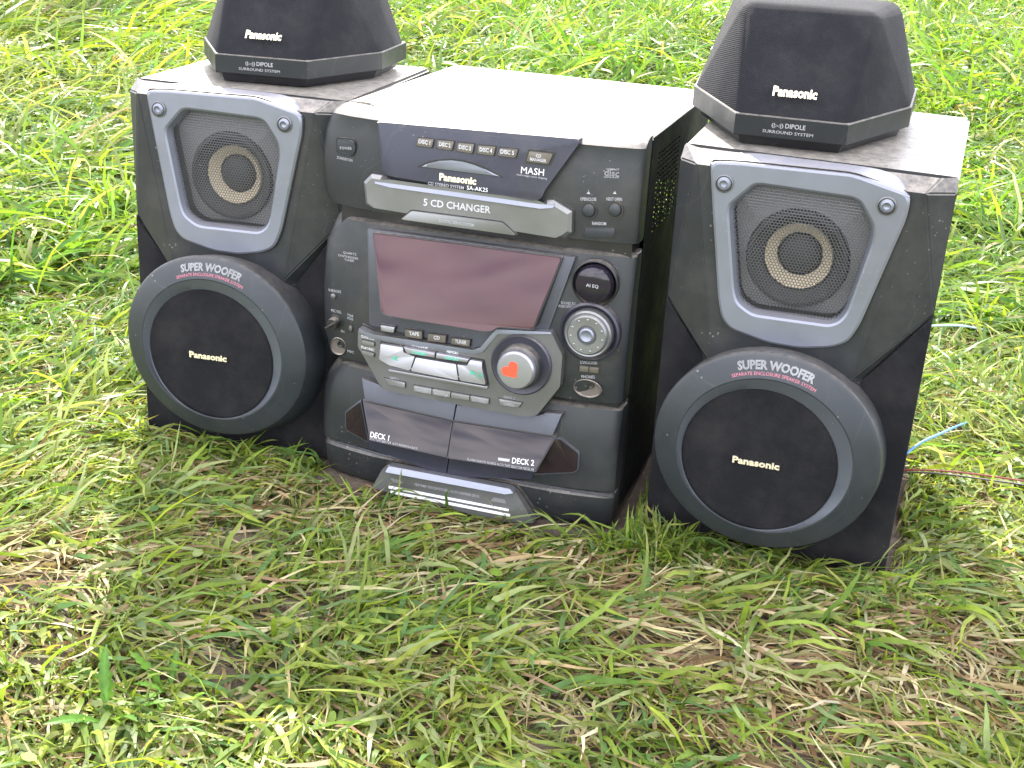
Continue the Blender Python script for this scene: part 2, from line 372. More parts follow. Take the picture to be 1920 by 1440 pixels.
    def inside(x, z, P):
        c = False; n = len(P); j = n - 1
        for i in range(n):
            if (P[i][1] > z) != (P[j][1] > z) and x < (P[j][0] - P[i][0]) * (z - P[i][1]) / (P[j][1] - P[i][1]) + P[i][0]: c = not c
            j = i
        return c
    xs0, xs1 = min(p[0] for p in gp), max(p[0] for p in gp); zs0, zs1 = min(p[1] for p in gp), max(p[1] for p in gp)
    hexr = pitch / math.sqrt(3); rowh = pitch * .8660254; cache = {}
    def vv(x, z):
        k = (round(x * 2e5), round(z * 2e5))
        for dx in (-1, 0, 1):
            for dz in (-1, 0, 1):
                if (k[0] + dx, k[1] + dz) in cache: return cache[(k[0] + dx, k[1] + dz)]
        d = max(abs(x - oc[0]) / .06, abs(z - oc[1]) / .06)
        cache[k] = bm.verts.new((x, gy - .003 * max(0, 1 - d ** 3), z)); return cache[k]
    gin = inset(open_, .0050)
    r_ = 0; z = zs0
    while z <= zs1:
        x = xs0 + (pitch / 2 if r_ % 2 else 0)
        while x <= xs1:
            if inside(x, z, gp):
                o6 = [vv(x + hexr * math.sin(pi / 3 * k), z + hexr * math.cos(pi / 3 * k)) for k in range(6)]
                yy = gy - .003 * max(0, 1 - max(abs(x - oc[0]) / .06, abs(z - oc[1]) / .06) ** 3)
                i6 = [bm.verts.new((x + hr * math.sin(pi / 3 * k), yy, z + hr * math.cos(pi / 3 * k))) for k in range(6)]
                for k in range(6): bm.faces.new((o6[k], o6[(k + 1) % 6], i6[(k + 1) % 6], i6[k]))
            x += pitch
        z += rowh; r_ += 1
    for v in bm.verts: v.co.y -= 0
    link('grill', bmesh_done(bm, 'grill'), M['grill'], root)
    # driver behind the grill
    cc = [(-0.00385,0.26053)][0]
    plate = starloop(rnd(inset(open_, .0020), .006, 4), oc, N)
    loops('driver_plate', [lv(Li2, -.0005), lv(plate, .0015), [(cc[0] + .040 * math.cos(2 * pi * k / N), .0, cc[1] + .040 * math.sin(2 * pi * k / N)) for k in range(N)]], M['baffle'], root)
    lathe('driver_cone', cc, [(.041, .001), (.039, -.004), (.036, -.0045), (.0335, .000), (.031, .002), (.0262, .008), (.0262, .012), (.041, .012)], M['cone'], root, front=False)
    lathe('tan_ring', cc, [(.0268, .0065), (.0262, .003), (.022, .0085), (.0155, .014), (.0155, .0165), (.0268, .0165)], M['tan'], root, front=False)
    lathe('dust_cap', cc, [(.0160, .0125), (.0150, .009), (.0115, .0052), (.006, .0032), (.0015, .0027)], M['cone'], root)
    # screw caps
    for q in [(-0.06468,0.31776),(0.05748,0.31735)]:
        s = lathe('screw_cap', q, [(.0072, -.0150), (.0072, -.0196), (.0062, -.0200), (.0056, -.0188), (.0056, -.0170)], M['console'], root, 32)
        lathe('screw_head', q, [(.0055, -.0160), (.0054, -.0200), (.0045, -.0214), (.0032, -.0218), (.0026, -.0202), (.0012, -.0196)], M['silver'], s, 32)
    # protruding woofer ring
    rc = (-0.0039, 0.1081); RZ = .96
    prof = [(.0935, -.0015), (.0933, -.004), (.0925, -.020), (.0914, -.0415), (.0908, -.0430), (.0896, -.0440), (.0885, -.0446), (.080, -.0486), (.0715, -.0516), (.0703, -.0514)]
    loopsN = 128
    sk = lambda y: -.012 * max(0, (y + .0415) / .04)
    rings = [[(rc[0] + r * math.cos(2 * pi * i / loopsN), y, rc[1] + sk(y) + RZ * r * math.sin(2 * pi * i / loopsN)) for i in range(loopsN)] for r, y in prof]
    loops('woofer_ring', rings, M['ring'], root, smooth=28)
    dc = (rc[0] - .0040, rc[1] - .0075); dr = .0628
    loops('ring_bevel', [rings[-1],
          [(dc[0] + (dr + .0012) * math.cos(2 * pi * i / loopsN), -.0455, dc[1] + (dr + .0012) * math.sin(2 * pi * i / loopsN)) for i in range(loopsN)],
          [(dc[0] + dr * math.cos(2 * pi * i / loopsN), -.0440, dc[1] + dr * math.sin(2 * pi * i / loopsN)) for i in range(loopsN)]], M['bevel'], root, smooth=20)
    lathe('cloth_disc', dc, [(.002, -.0472), (.03, -.0470), (.055, -.0465), (dr - .0012, -.0458), (dr + .001, -.044)], M['cloth'], root, 96)
    if 0: lathe('ring_gasket', rc, [(.0968, -.0016), (.0965, -.0030), (.0945, -.0034)], M['black'], root, 96)
    yr = lambda r: np.interp(r, [.0715, .080, .0885, .0915], [-.0516, -.0486, -.0446, -.0415])
    arctext('SUPER WOOFER', rc, .0790, -21, 22.5, .0064, yr, M['white'], root, .045)
    arctext('SEPARATE ENCLOSURE SPEAKER SYSTEM', rc, .0742, -25.5, 26, .0027, yr, M['pink'], root, .0)
    # badge
    bq = [(-0.02354,0.09239),(0.01261,0.09262)]
    L = .038
    q0 = (dc[0] - .020, dc[1] - .0035); q1 = (q0[0] + L, q0[1] + .001)
    prism('badge_plate', [(q0[0] - .0016, q0[1] - .0022), (q1[0] + .0016, q1[1] - .0018), (q1[0] + .0016, q1[1] + .0068), (q0[0] - .0016, q0[1] + .0068)], -.0476, -.0455, M['cloth'], root, .0004, .0015)
    letter('Panasonic', q0, q1, .0056, -.0478, M['gold'], root, .035, .0008)
    return root

def make_surround():
    root = thing('surround_speaker', '', 'surround speaker', 'small surround speakers on top of the loudspeakers')
    w, wx, wy, z0, z1, zt = .0436, .0463, .0867, .0080, .0250, .1008
    P = [(-w, 0), (w, 0), (w + wx, wy), (w + wx + .004, wy + .078), (-w - wx - .004, wy + .078), (-w - wx, wy)]
    def plan(d): return inset(P, d)
    lv = lambda L, z: [(x, y, z) for x, y in L]
    loops('foot', [lv(plan(.0085), .0003), lv(plan(.0075), .003), lv(plan(.0055), z0 - .0005), lv(plan(.02), z0 - .0002)], M['black'], root, True, True, 15)
    loops('lower_band', [lv(plan(.006), z0 - .0012), lv(plan(.0006), z0), lv(plan(0), z0 + .0008), lv(plan(.0002), z1 - .0008), lv(plan(.0010), z1), lv(plan(.006), z1 + .0004)], M['band'], root, True, True, 15)
    # cloth cover: convex skin over rounded corners, narrower at the top
    bm = bmesh.new()
    for (x, y), (cx_, cy_), rr in zip(P, inset(P, .0095), (1, 1, 1, 1, 1, 1)):
        for k in range(10):
            a = 2 * pi * k / 10
            bm.verts.new((cx_ + .0078 * math.cos(a), cy_ + .0078 * math.sin(a), z1 + .0003))
    for x, y, z, r in ((-.043, .071, zt - .0160, .0160), (.043, .071, zt - .0160, .0160), (.057, .140, zt - .0165, .015), (-.057, .140, zt - .0165, .015), (.066, .150, zt - .044, .012), (-.066, .150, zt - .044, .012)):
        for i in range(1, 8):
            for k in range(12):
                t, a = pi * i / 8, 2 * pi * k / 12
                bm.verts.new((x + r * math.sin(t) * math.cos(a), y + r * math.sin(t) * math.sin(a), z + r * math.cos(t)))
        bm.verts.new((x, y, z + r))
    res = bmesh.ops.convex_hull(bm, input=list(bm.verts))
    bmesh.ops.delete(bm, geom=[v for v in bm.verts if not v.link_faces], context='VERTS')
    link('cloth_cover', bmesh_done(bm, 'cloth_cover'), M['cloth2'], root, 50)
    # badge lies on the sloping front cloth
    sl = (.055) / (zt - z1)            # y per z
    def onface(a, b, h, body, mat, bold, dep, name='badge'):
        e = bpy.data.objects.new(name, None)
        return letter(body, a, b, h, 0, mat, root, bold, dep, tilt=sl, zc=z1 + .0015)
    a, b = (-.0175, .0400), (.0165, .0400)
    o = onface(a, b, .0062, 'Panasonic', M['gold'], .035, .001)
    for v in o.data.vertices: v.co.y -= .0012
    if 0: k = prism('badge_plate', [(a[0] - .001, a[1] - .0016), (b[0] + .001, b[1] - .0016), (b[0] + .001, b[1] + .0079), (a[0] - .001, a[1] + .0079)], -.0010, .0012, M['black'], root, .0003, .001)
    letter('DIPOLE', (-.004, .0170), (.0115, .0170), .0036, -.0002, M['grey'], root, .012)
    letter('SURROUND SYSTEM', (-.0210, .0122), (.018, .0122), .0024, -.0002, M['grey'], root, .0)
    letter('(|:-:|)', (-.0145, .0172), (-.0055, .0172), .0030, -.0002, M['grey'], root, .01)
    return root

def copy_tree(o, parent=None):
    c = o.copy(); col.objects.link(c)
    if parent is not None: c.parent = parent
    for ch in list(o.children): copy_tree(ch, c)
    return c

spk = make_loudspeaker()
spk['label'] = 'large dark grey loudspeaker at the right end of the stereo, nearest the camera'
spk.location = (0.22412, 0.98612, 0.0); spk.rotation_euler = (0.03388, 0.0089, -0.32857)
spk2 = copy_tree(spk)
spk2['label'] = 'large dark grey loudspeaker at the left end, partly hidden behind the stereo corner'
spk2.location = (-0.26213, 1.14908, 0.0); spk2.rotation_euler = (-0.01246, 0.00879, -0.26404)

sur = make_surround()
sur['label'] = 'small faceted black cloth surround speaker on top of the right loudspeaker'
sur.location = (0.20757, 1.00951, 0.3386); sur.rotation_euler = (0.03439, 0.00668, -0.26353)
sur2 = copy_tree(sur)
sur2['label'] = 'small faceted black cloth surround speaker on top of the left loudspeaker, cut by picture edge'
sur2.location = (-0.24088, 1.18796, 0.33703); sur2.rotation_euler = (-0.01144, 0.01008, -0.1562)

# ------------------------------------------------------------------ the stereo
stereo = thing('stereo_system', 'dark grey mini stereo with CD changer, display and two tape decks between the loudspeakers', 'stereo')
stereo.location = (-0.03846, 1.0419, 0.0); stereo.rotation_euler = (-0.02279, 0.00184, -0.30711)
W2, MH, MD = .135, 0.3392, 0.2936
def wing(x):
    if x < -.093: t = (-.093 - x); return .13 * t + 1.0 * t * t
    if x > .086: t = (x - .086); return .10 * t + 1.5 * t * t
    return 0.0
def tier(name, rows, mat, zl=None):
    xs = [-.1500, -.1495, -.1478, -.1445, -.136, -.120, -.106, -.093, -.06, -.02, .02, .05, .070, .086, .100, .115, .127, .1325, .1352, .136]
    ex = {0: .018, 1: .010, 2: .0045, 3: .0012, 16: .0, 17: .0008, 18: .0035, 19: .012}
    Ls = []
    for z, dy, sh in rows:
        L = [((x * (1 - sh)), wing(x) + ex.get(i, 0) + dy, z) for i, x in enumerate(xs)]
        L += [(W2 * (1 - sh), .040, z), (-.1500 * (1 - sh), .036, z)]
        if zl:
            L = [(x + (zl(z) if x < -.12 else 0), y, z_) for x, y, z_ in L]
        Ls.append(L)
    return loops(name, Ls, mat, stereo, True, True, 32)
def arcrows(z0, z1, bulge, lip=.004, n=7, top=.0, tilt=0.0):
    rows = [(z0, bulge + .010, .006), (z0 + .0005, bulge + .004, .002)]
    for i in range(n):
        t = i / (n - 1); z = z0 + .0022 + (z1 - z0 - .0044) * t
        rows.append((z, bulge * (2 * t - 1) ** 2 + tilt * (z - (z0 + z1) / 2), 0))
    rows += [(z1 - .0005, bulge + .002 + tilt * (z1 - z0) / 2, .002), (z1, bulge + .005 + tilt * (z1 - z0) / 2, .006)]
    return rows
LTOP = lambda z: float(np.interp(z, [.2525, .262, .295, .320, .335, .339], [.007, .001, 0, .002, .008, .013]))
LMID = lambda z: float(np.interp(z, [.111, .125, .19, .225, .2435], [.006, .001, 0, .002, .012]))
LLOW = lambda z: float(np.interp(z, [.03, .08, .098, .1068], [-.001, 0, .004, .012]))
# black core between the tiers, then the metal cabinet
prism('inner_chassis', [(-.131, .004), (.131, .004), (.131, .330), (-.131, .330)], .016, .045, M['black'], stereo)
r_top = arcrows(.2525, .3335, .003, tilt=.03)
r_top = r_top[:-2] + [(.3322, .004, 0), (.3345, .0075, .001), (.3382, .017, .003), (MH - .0002, .022, .004)]
top = tier('cd_changer_section', r_top, M['front'], LTOP)
mid = tier('tuner_section', arcrows(.111, .2435, .005, tilt=.05), M['front'], LMID)
low = tier('cassette_section', arcrows(.0265, .1068, .004, tilt=.06), M['front'], LLOW)
base = tier('base_section', [(-.007, .009, .01), (.001, .005, .004), (.022, .002, .0), (.0245, .004, .002), (.0262, .012, .01)], M['front'])
prism('trim_line', [(-.136, .0250), (-.080, .0262), (.060, .0262), (.1345, .0250), (.1345, .0264), (.060, .0276), (-.080, .0276), (-.136, .0264)], -.0002, .010, M['bezel'], stereo, prof=lambda x: wing(x) + (.004 if x < -.130 else 0))
# metal cabinet: lid, side with punched vents, open lattice at the back
def sheet_with_slots(name, u0, u1, v0, v1, rects, put, mat, parent, thick=.0009):
    us = sorted(set([u0, u1] + [r[0] for r in rects] + [r[1] for r in rects])); vs_ = sorted(set([v0, v1] + [r[2] for r in rects] + [r[3] for r in rects]))
    hole = set((round(r[0], 6), round(r[2], 6)) for r in rects)
    V, F, idx = [], [], {}
    def g(u, v):
        if (u, v) not in idx: idx[(u, v)] = len(V); V.append(put(u, v))
        return idx[(u, v)]
    for a, b in zip(us, us[1:]):
        for c, d in zip(vs_, vs_[1:]):
            um, vm = (a + b) / 2, (c + d) / 2
            if any(r[0] < um < r[1] and r[2] < vm < r[3] for r in rects): continue
            F.append((g(a, c), g(b, c), g(b, d), g(a, d)))
    me = bpy.data.meshes.new(name); me.from_pydata(V, [], F)
    o = link(name, me, mat, parent); s = o.modifiers.new('thickness', 'SOLIDIFY'); s.thickness = thick; s.offset = 0
    return o
case = M['caseblack'] = plastic('cabinet_black_metal', (.008, .008, .010), .65, 0, dust=.05, grain=.4, gscale=500, spec=.15)
slots = []
for i in range(9):
    for j in range(17):
        u = .066 + i * .0100 + (j % 2) * 0; v = .2505 + j * .0042
        slots.append((u, u + .0072, v, v + .0021))
sheet_with_slots('vented_side', .041, MD, .002, MH - .0025, slots, lambda u, v: (W2 + .0004, u, v), case, stereo)
sheet_with_slots('vented_side', .041, MD, .002, MH - .0025, slots, lambda u, v: (-W2 - .0004, u, v), case, stereo)
back = [(.086 + i * .0065, .0905 + i * .0065, .19 + j * .0065, .1945 + j * .0065) for i in range(4) for j in range(9)]
sheet_with_slots('back_panel', -W2, W2, .002, MH - .0025, back, lambda u, v: (u, MD, v), case, stereo)
prism('floor_pan', [(-W2, .001), (W2, .001), (W2, .003), (-W2, .003)], .04, MD, case, stereo)
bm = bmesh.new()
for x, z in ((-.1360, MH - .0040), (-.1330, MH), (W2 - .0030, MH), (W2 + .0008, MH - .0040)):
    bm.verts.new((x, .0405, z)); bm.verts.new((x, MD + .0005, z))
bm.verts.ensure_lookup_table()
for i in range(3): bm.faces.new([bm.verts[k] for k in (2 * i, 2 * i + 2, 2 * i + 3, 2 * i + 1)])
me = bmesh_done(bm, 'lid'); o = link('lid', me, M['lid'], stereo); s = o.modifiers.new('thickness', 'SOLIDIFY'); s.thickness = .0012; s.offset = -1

def yt(z, z0, z1, bulge, tilt):           # front of a tier at height z
    t = (z - z0 - .0022) / (z1 - z0 - .0044); return bulge * (2 * t - 1) ** 2 + tilt * (z - (z0 + z1) / 2)
tl = .03
def st_(z): return lambda x: wing(x) + yt(z, .2525, .3335, .003, .03)
def sm(z): return lambda x: wing(x) + yt(z, .111, .2435, .005, .05)
def sl_(z): return lambda x: wing(x) + yt(z, .0265, .1068, .004, .06)
def mz(q): return sum(p[1] for p in q) / len(q)
# --- CD changer tier
q = [(-0.0883,0.33302),(0.08515,0.33781),(0.0854,0.33446),(0.06053,0.29444),(0.05743,0.28613),(0.05117,0.28445),(-0.07216,0.28928),(-0.0819,0.29082)]
prism('control_panel', q, -.0078, .004, M['panel'], top, bev=.0012, r=.002, tilt=.06, zc=.293)
# curved brow above the control panel
q = [(-0.09429,0.32888),(-0.08566,0.33782),(-0.04934,0.34341),(0.025,0.34607),(0.07026,0.34324),(0.08225,0.3373),(0.08165,0.33337)]
bx = [(-0.08875,0.33281),(0.08489,0.33761)]
n = 22; V = []; F = []
for i in range(n + 1):
    t = i / n; x = bx[0][0] + (bx[1][0] - bx[0][0]) * t; w = 1 - abs(2 * t - 1) ** 4
    z0_ = .3335
    for s in range(6):
        k = s / 5; V.append((x * (1 - .03 * k * (1 - w)), -.0056 + (.009 + .021 * w) * k ** 1.2, z0_ - .0012 * (1 - k) + (.0050 * w + .0012) * math.sin(k * pi / 2)))
for i in range(n):
    for s in range(5): F.append((i * 6 + s, i * 6 + s + 1, (i + 1) * 6 + s + 1, (i + 1) * 6 + s))
me = bpy.data.meshes.new('panel_brow'); me.from_pydata(V, [], F); link('panel_brow', me, M['panel'], top, 60)
q = [(-0.10109,0.28043),(-0.09378,0.28818),(-0.08399,0.288),(-0.07513,0.28316),(0.05633,0.28168),(0.06154,0.28544),(0.06693,0.28613),(0.08322,0.27851),(0.084,0.26128),(0.07847,0.25604),(0.07167,0.25556),(-0.09095,0.25675),(-0.09894,0.2613)]
prism('tray_recess', inset(q, -.0014), -.0012, .006, M['black'], top, r=.002, tilt=tl, zc=.272)
prism('disc_tray', q, -.0066, .004, M['tray'], top, bev=.0030, tilt=-.02, zc=.272, seg=1)
q = [(-0.06443,0.25372),(-0.05489,0.26235),(0.02583,0.26293),(0.03839,0.25377)]
prism('tray_grip', inset(q, -.0009), -.0068, -.004, M['black'], top, r=.002, tilt=tl, zc=.272)
prism('tray_grip', q, -.0085, -.004, M['tray'], top, bev=.0015, r=.002, tilt=tl, zc=.272)
q = [(-0.09025,0.28383),(-0.07461,0.28347),(0.05668,0.28199),(0.0693,0.28316),(0.06812,0.28036),(0.056,0.27835),(-0.07503,0.27977),(-0.08923,0.28076)]
prism('tray_lip', q, -.0074, -.002, M['silver'], top, bev=.0004, tilt=.45)
for body, qq in zip(('DISC 1', 'DISC 2', 'DISC 3', 'DISC 4', 'DISC 5'), [[(-0.05094,0.32407),(-0.03727,0.32428),(-0.03848,0.31755),(-0.0522,0.31776)],[(-0.03351,0.32426),(-0.0195,0.32452),(-0.02064,0.31739),(-0.03424,0.31759)],[(-0.01576,0.32407),(-0.00188,0.32433),(-0.00295,0.3168),(-0.01691,0.31738)],[(0.00182,0.32388),(0.01648,0.32425),(0.01546,0.31718),(0.00119,0.31728)],[(0.02016,0.3238),(0.03557,0.32427),(0.03413,0.31761),(0.0191,0.3176)]]):
    prism('disc_button_slot', inset(qq, -.0009), -.0082, -.004, M['black'], top, r=.001, tilt=.06, zc=.293)
    prism('disc_button', qq, -.0096, -.004, M['bronze'], top, bev=.0008, r=.001, tilt=.06, zc=.293)
    a = (qq[3][0] + .0022, qq[3][1] + .0022); b = (qq[2][0] - .0012, qq[2][1] + .0022)
    letter(body, a, b, .0032, -.0098, M['white'], top, .035, tilt=.06, zc=.293)
qq = [(0.0455,0.32411),(0.06519,0.32423),(0.06217,0.31571),(0.04374,0.3157)]
prism('disc_button_slot', inset(qq, -.0016), -.0084, -.004, M['black'], top, r=.002, tilt=.06, zc=.293)
prism('manager_button', qq, -.0098, -.004, M['bronze'], top, bev=.0009, r=.001, tilt=.06, zc=.293)
for body, l in (('CD', [(0.05145,0.32025),(0.05592,0.32034)]), ('MANAGER', [(0.04669,0.3171),(0.06061,0.31701)])):
    letter(body, l[0], l[1], .0024, -.0100, M['white'], top, .03, tilt=.06, zc=.293)
q = [(-0.05175,0.30002),(-0.04237,0.30515),(-0.03207,0.30857),(-0.02132,0.31027),(-0.01059,0.31064),(-0.00031,0.30921),(0.00951,0.30686),(0.02637,0.30054)]
prism('crescent_recess', q, -.0082, -.004, M['black'], top, tilt=.06, zc=.293)
q = [(-0.04795,0.30048),(-0.04139,0.30393),(-0.03156,0.30731),(-0.02081,0.30901),(-0.01052,0.30889),(-0.0007,0.30741),(0.00867,0.305),(0.02316,0.30059)]
prism('crescent_window', q, -.0088, -.004, M['silver'], top, bev=.0012, tilt=.06, zc=.293)
def lab(body, px, h, y, mat, par, bold=0, **k):
    return letter(body, px[0], px[1], h, y, mat, par, bold, **k)
T = dict(tilt=.06, zc=.293)
lab('Panasonic', [(-0.03059,0.29183),(0.00183,0.29179)], .0056, -.0082, M['gold'], top, .038, depth=.0008, **T)
lab('CD STEREO SYSTEM', [(-0.04041,0.28658),(-0.0087,0.28647)], .0026, -.0086, M['grey'], top, .01, **T)
lab('SA-AK25', [(-0.0059,0.28682),(0.01229,0.28686)], .0034, -.0088, M['white'], top, .0, **T)
lab('MASH', [(0.03934,0.30561),(0.05877,0.30578)], .0054, -.0082, M['white'], top, .0, **T)
lab('multi-stage noise shaping', [(0.03582,0.30344),(0.06164,0.30308)], .0018, -.0082, M['grey'], top, .0, **T)
T = dict(tilt=tl, zc=.272)
lab('5 CD CHANGER', [(-0.04481,0.26801),(0.01493,0.26894)], .0058, -.0068, M['white'], top, .02, **T)
lab('DIGITAL SERVO SYSTEM', [(-0.02924,0.25631),(0.00167,0.25632)], .0024, -.0087, M['grey'], top, .01, **T)
q = [(-0.1309,0.31197),(-0.11449,0.31343),(-0.11177,0.30882),(-0.11333,0.30039),(-0.11985,0.29942),(-0.13089,0.30097)]
prism('power_button_slot', inset(q, -.0012), -.0004, .010, M['black'], top, r=.003, prof=st_(mz(q)))
prism('power_button', q, -.0016, .010, M['ring'], top, bev=.0012, r=.003, prof=st_(mz(q)))
lab('POWER', [(-0.12701,0.30385),(-0.11498,0.30517)], .0024, -.0018, M['grey'], top, .0, prof=st_(.305))
lab('STANDBY/ON', [(-0.13089,0.29498),(-0.11492,0.29465)], .0024, -.0003, M['grey'], top, .0, prof=st_(.297))
wl_ = lambda x: wing(x)
for px in [(0.09607,0.2801),(0.11689,0.28249)]:
    lathe('round_button_slot', px, [(.0072, .0040), (.0071, -.0006), (.0058, -.0006), (.0055, .003)], M['black'], top, 32).location.y = st_(px[1])(px[0])
    lathe('round_button', px, [(.0053, .004), (.0052, -.0012), (.0045, -.0024), (.0030, -.0030), (.001, -.0032)], M['ring'], top, 32).location.y = st_(px[1])(px[0])
q = [(0.09409,0.26565),(0.11808,0.26751),(0.11822,0.26037),(0.09417,0.25848)]
prism('random_button_slot', inset(q, -.0010), -.0005, .006, M['black'], top, r=.002, prof=st_(mz(q)))
prism('random_button', q, -.0018, .006, M['ring'], top, bev=.001, r=.002, prof=st_(mz(q)))
for body, px, h in (('OPEN/CLOSE', [(0.08857,0.28773),(0.10148,0.28858)], .0026), ('NEXT OPEN', [(0.10952,0.28976),(0.12174,0.29037)], .0026), ('RANDOM', [(0.09954,0.26845),(0.1107,0.26908)], .0026),
                    ('disc', [(0.10587,0.3095),(0.11766,0.30964)], .0052), ('DIGITAL AUDIO', [(0.106,0.30778),(0.11777,0.30835)], .0012), ('COMPACT', [(0.10722,0.31394),(0.11728,0.31436)], .0016)):
    letter(body, px[0], px[1], h, -.0002, M['grey'], top, .012 if body != 'disc' else .03, prof=st_(px[0][1]))
for px in [(0.09465,0.29363),(0.11543,0.29554)]:
    prism('eject_mark', [(px[0] - .0014, px[1]), (px[0] + .0014, px[1]), (px[0], px[1] + .0022)], -.0005, .0012, M['grey'], top, prof=st_(px[1]))

# --- tuner tier
tm = .17
q = [(-0.09955,0.23871),(0.08757,0.23956),(0.06894,0.17231),(0.02244,0.15599),(0.0028,0.14685),(-0.0946,0.15279)]
prism('display_bezel', q, -.0016, .008, M['bezel'], mid, bev=.001, r=.002, tilt=.05, zc=.19)
q = [(-0.09231,0.23723),(0.07789,0.23894),(0.06091,0.17755),(0.03017,0.1747),(0.02451,0.17075),(0.01701,0.16962),(-0.07217,0.16981),(-0.07698,0.17228)]
prism('display_surround', inset(q, -.0002), -.0125, .004, M['black'], mid, r=.002, tilt=.24, zc=.200)
q = [(-0.09109,0.23684),(0.07699,0.23876),(0.06028,0.17878),(0.03051,0.17608),(0.02491,0.1717),(0.01742,0.17057),(-0.07113,0.17085),(-0.07594,0.17331)]
prism('display_window', q, -.0140, -.0120, M['glass'], mid, bev=.0006, r=.002, tilt=.24, zc=.200)
CQ = [(-0.10276,0.15052),(-0.08988,0.14662),(0.0057,0.14757),(0.01189,0.15105),(0.02455,0.17009),(0.05772,0.17307),(0.07356,0.17516),(0.08513,0.15608),(0.08516,0.12799),(0.06698,0.09896),(0.05849,0.09537),(0.02427,0.09507),(-0.07426,0.09656),(-0.08106,0.10152),(-0.09477,0.12213),(-0.10264,0.13296)]
prism('console', CQ, -.0100, .004, M['console'], mid, bev=.0026, r=.002, tilt=.04, zc=.14, seg=1)
prism('console_shadow_gap', inset(CQ, -.0012), -.0014, .004, M['black'], mid, r=.003, tilt=.04, zc=.14)
TC = dict(tilt=.04, zc=.14)
keys = [[(-0.0797,0.14095),(-0.05788,0.14108),(-0.05728,0.1367),(-0.04614,0.13459),(-0.04984,0.12093),(-0.06971,0.12255),(-0.08001,0.12634)],[(-0.04562,0.13417),(-0.00775,0.13416),(-0.00424,0.11985),(-0.04934,0.12101)],[(-0.00726,0.13424),(0.00209,0.13436),(0.00431,0.14016),(0.01554,0.14011),(0.01631,0.13384),(0.02085,0.12028),(-0.00325,0.12002)]]
hull = [(-0.0797,0.14095),(0.00431,0.14016),(0.01554,0.14011),(0.02089,0.11929),(-0.00321,0.11903),(-0.04982,0.11992),(-0.06969,0.12154),(-0.08,0.12584)]
prism('key_recess', inset(hull, -.0012), -.0104, -.006, M['black'], mid, r=.001, **TC)
for k in keys: prism('playback_key', inset(k, .0003), -.0124, -.008, M['bright'], mid, bev=.0012, r=.0008, tilt=.14, zc=.147)
for k in [[(-0.05747,0.14198),(-0.02743,0.14155),(-0.02777,0.13654),(-0.05382,0.13612)],[(-0.02644,0.14172),(0.00464,0.14105),(0.00235,0.13722),(-0.02676,0.13622)]]:
    prism('memory_key', inset(k, .0002), -.0138, -.008, M['bright'], mid, bev=.0007, tilt=.10, zc=.15)
k = [(-0.06827,0.12365),(0.01518,0.12362),(0.01522,0.12263),(-0.06826,0.12264)]
prism('key_groove', k, -.0130, -.010, M['bright'], mid, tilt=.10, zc=.143)
k = [(-0.07175,0.118),(0.0218,0.11783),(0.02095,0.11519),(-0.0712,0.11556)]
prism('accent_bar', k, -.0124, -.009, M['bright'], mid, bev=.0006, **TC)
for nm, k in (('deck_open_key', [(-0.07512,0.10842),(-0.05564,0.10777),(-0.05554,0.10321),(-0.07041,0.10363)]), ('function_key', [(-0.04696,0.10676),(-0.03026,0.10669),(-0.03011,0.10165),(-0.04684,0.1017)]),
              ('function_key', [(-0.02926,0.10687),(-0.01271,0.10679),(-0.01253,0.10177),(-0.02911,0.10183)]), ('function_key', [(-0.0117,0.10647),(0.00521,0.10649),(0.0054,0.10199),(-0.01153,0.10195)]),
              ('function_key', [(0.00619,0.10666),(0.02295,0.10668),(0.02316,0.1022),(0.00638,0.10216)]), ('deck_open_key', [(0.03266,0.10844),(0.05308,0.10816),(0.05043,0.10368),(0.0339,0.10316)]),
              ('clock_key', [(-0.09764,0.1405),(-0.08634,0.13986),(-0.0863,0.13686),(-0.09761,0.13749)]), ('clock_key', [(-0.09756,0.13095),(-0.08621,0.12983),(-0.08618,0.12681),(-0.09753,0.12792)])):
    prism('key_slot', inset(k, -.0007), -.0103, -.006, M['black'], mid, r=.0008, **TC)
    prism(nm, k, -.0122, -.006, M['bright'] if nm != 'clock_key' else M['tray'], mid, bev=.0008, r=.0006, **TC)
for nm, k, mt in (('source_key', [(-0.08244,0.15537),(-0.06919,0.15551),(-0.07011,0.15039),(-0.08186,0.15048)], 'bright'), ('source_key', [(-0.05905,0.15516),(-0.04345,0.1557),(-0.04326,0.1488),(-0.05891,0.14872)], 'bronze'),
              ('source_key', [(-0.03741,0.15471),(-0.021,0.15541),(-0.02127,0.14895),(-0.03773,0.14822)], 'bronze'), ('source_key', [(-0.01551,0.15434),(0.00122,0.15512),(0.00097,0.14918),(-0.0158,0.14887)], 'bronze')):
    prism('key_slot', inset(k, -.0007), -.0046, .002, M['black'], mid, r=.0008, tilt=.05, zc=.17)
    prism(nm, k, -.0060, .002, M[mt], mid, bev=.0008, r=.0006, tilt=.05, zc=.17)
for body, px, h, y, mt, bo in (('TAPE', [(-0.05508,0.15099),(-0.04553,0.15156)], .0032, -.0062, 'white', .035), ('CD', [(-0.032,0.15081),(-0.02604,0.1513)], .0032, -.0062, 'white', .035),
        ('TUNER', [(-0.01213,0.15063),(-0.00131,0.15095)], .0032, -.0062, 'white', .035), ('AUX', [(-0.07844,0.15217),(-0.07233,0.15216)], .0026, -.0062, 'grey', .01),
        ('DECK 1/2', [(-0.0569,0.15685),(-0.04682,0.15699)], .0020, -.0020, 'grey', 0), ('BAND', [(-0.01087,0.15543),(-0.00446,0.15549)], .0020, -.0020, 'grey', 0)):
    letter(body, px[0], px[1], h, y, M[mt], mid, bo, tilt=.05, zc=.17)
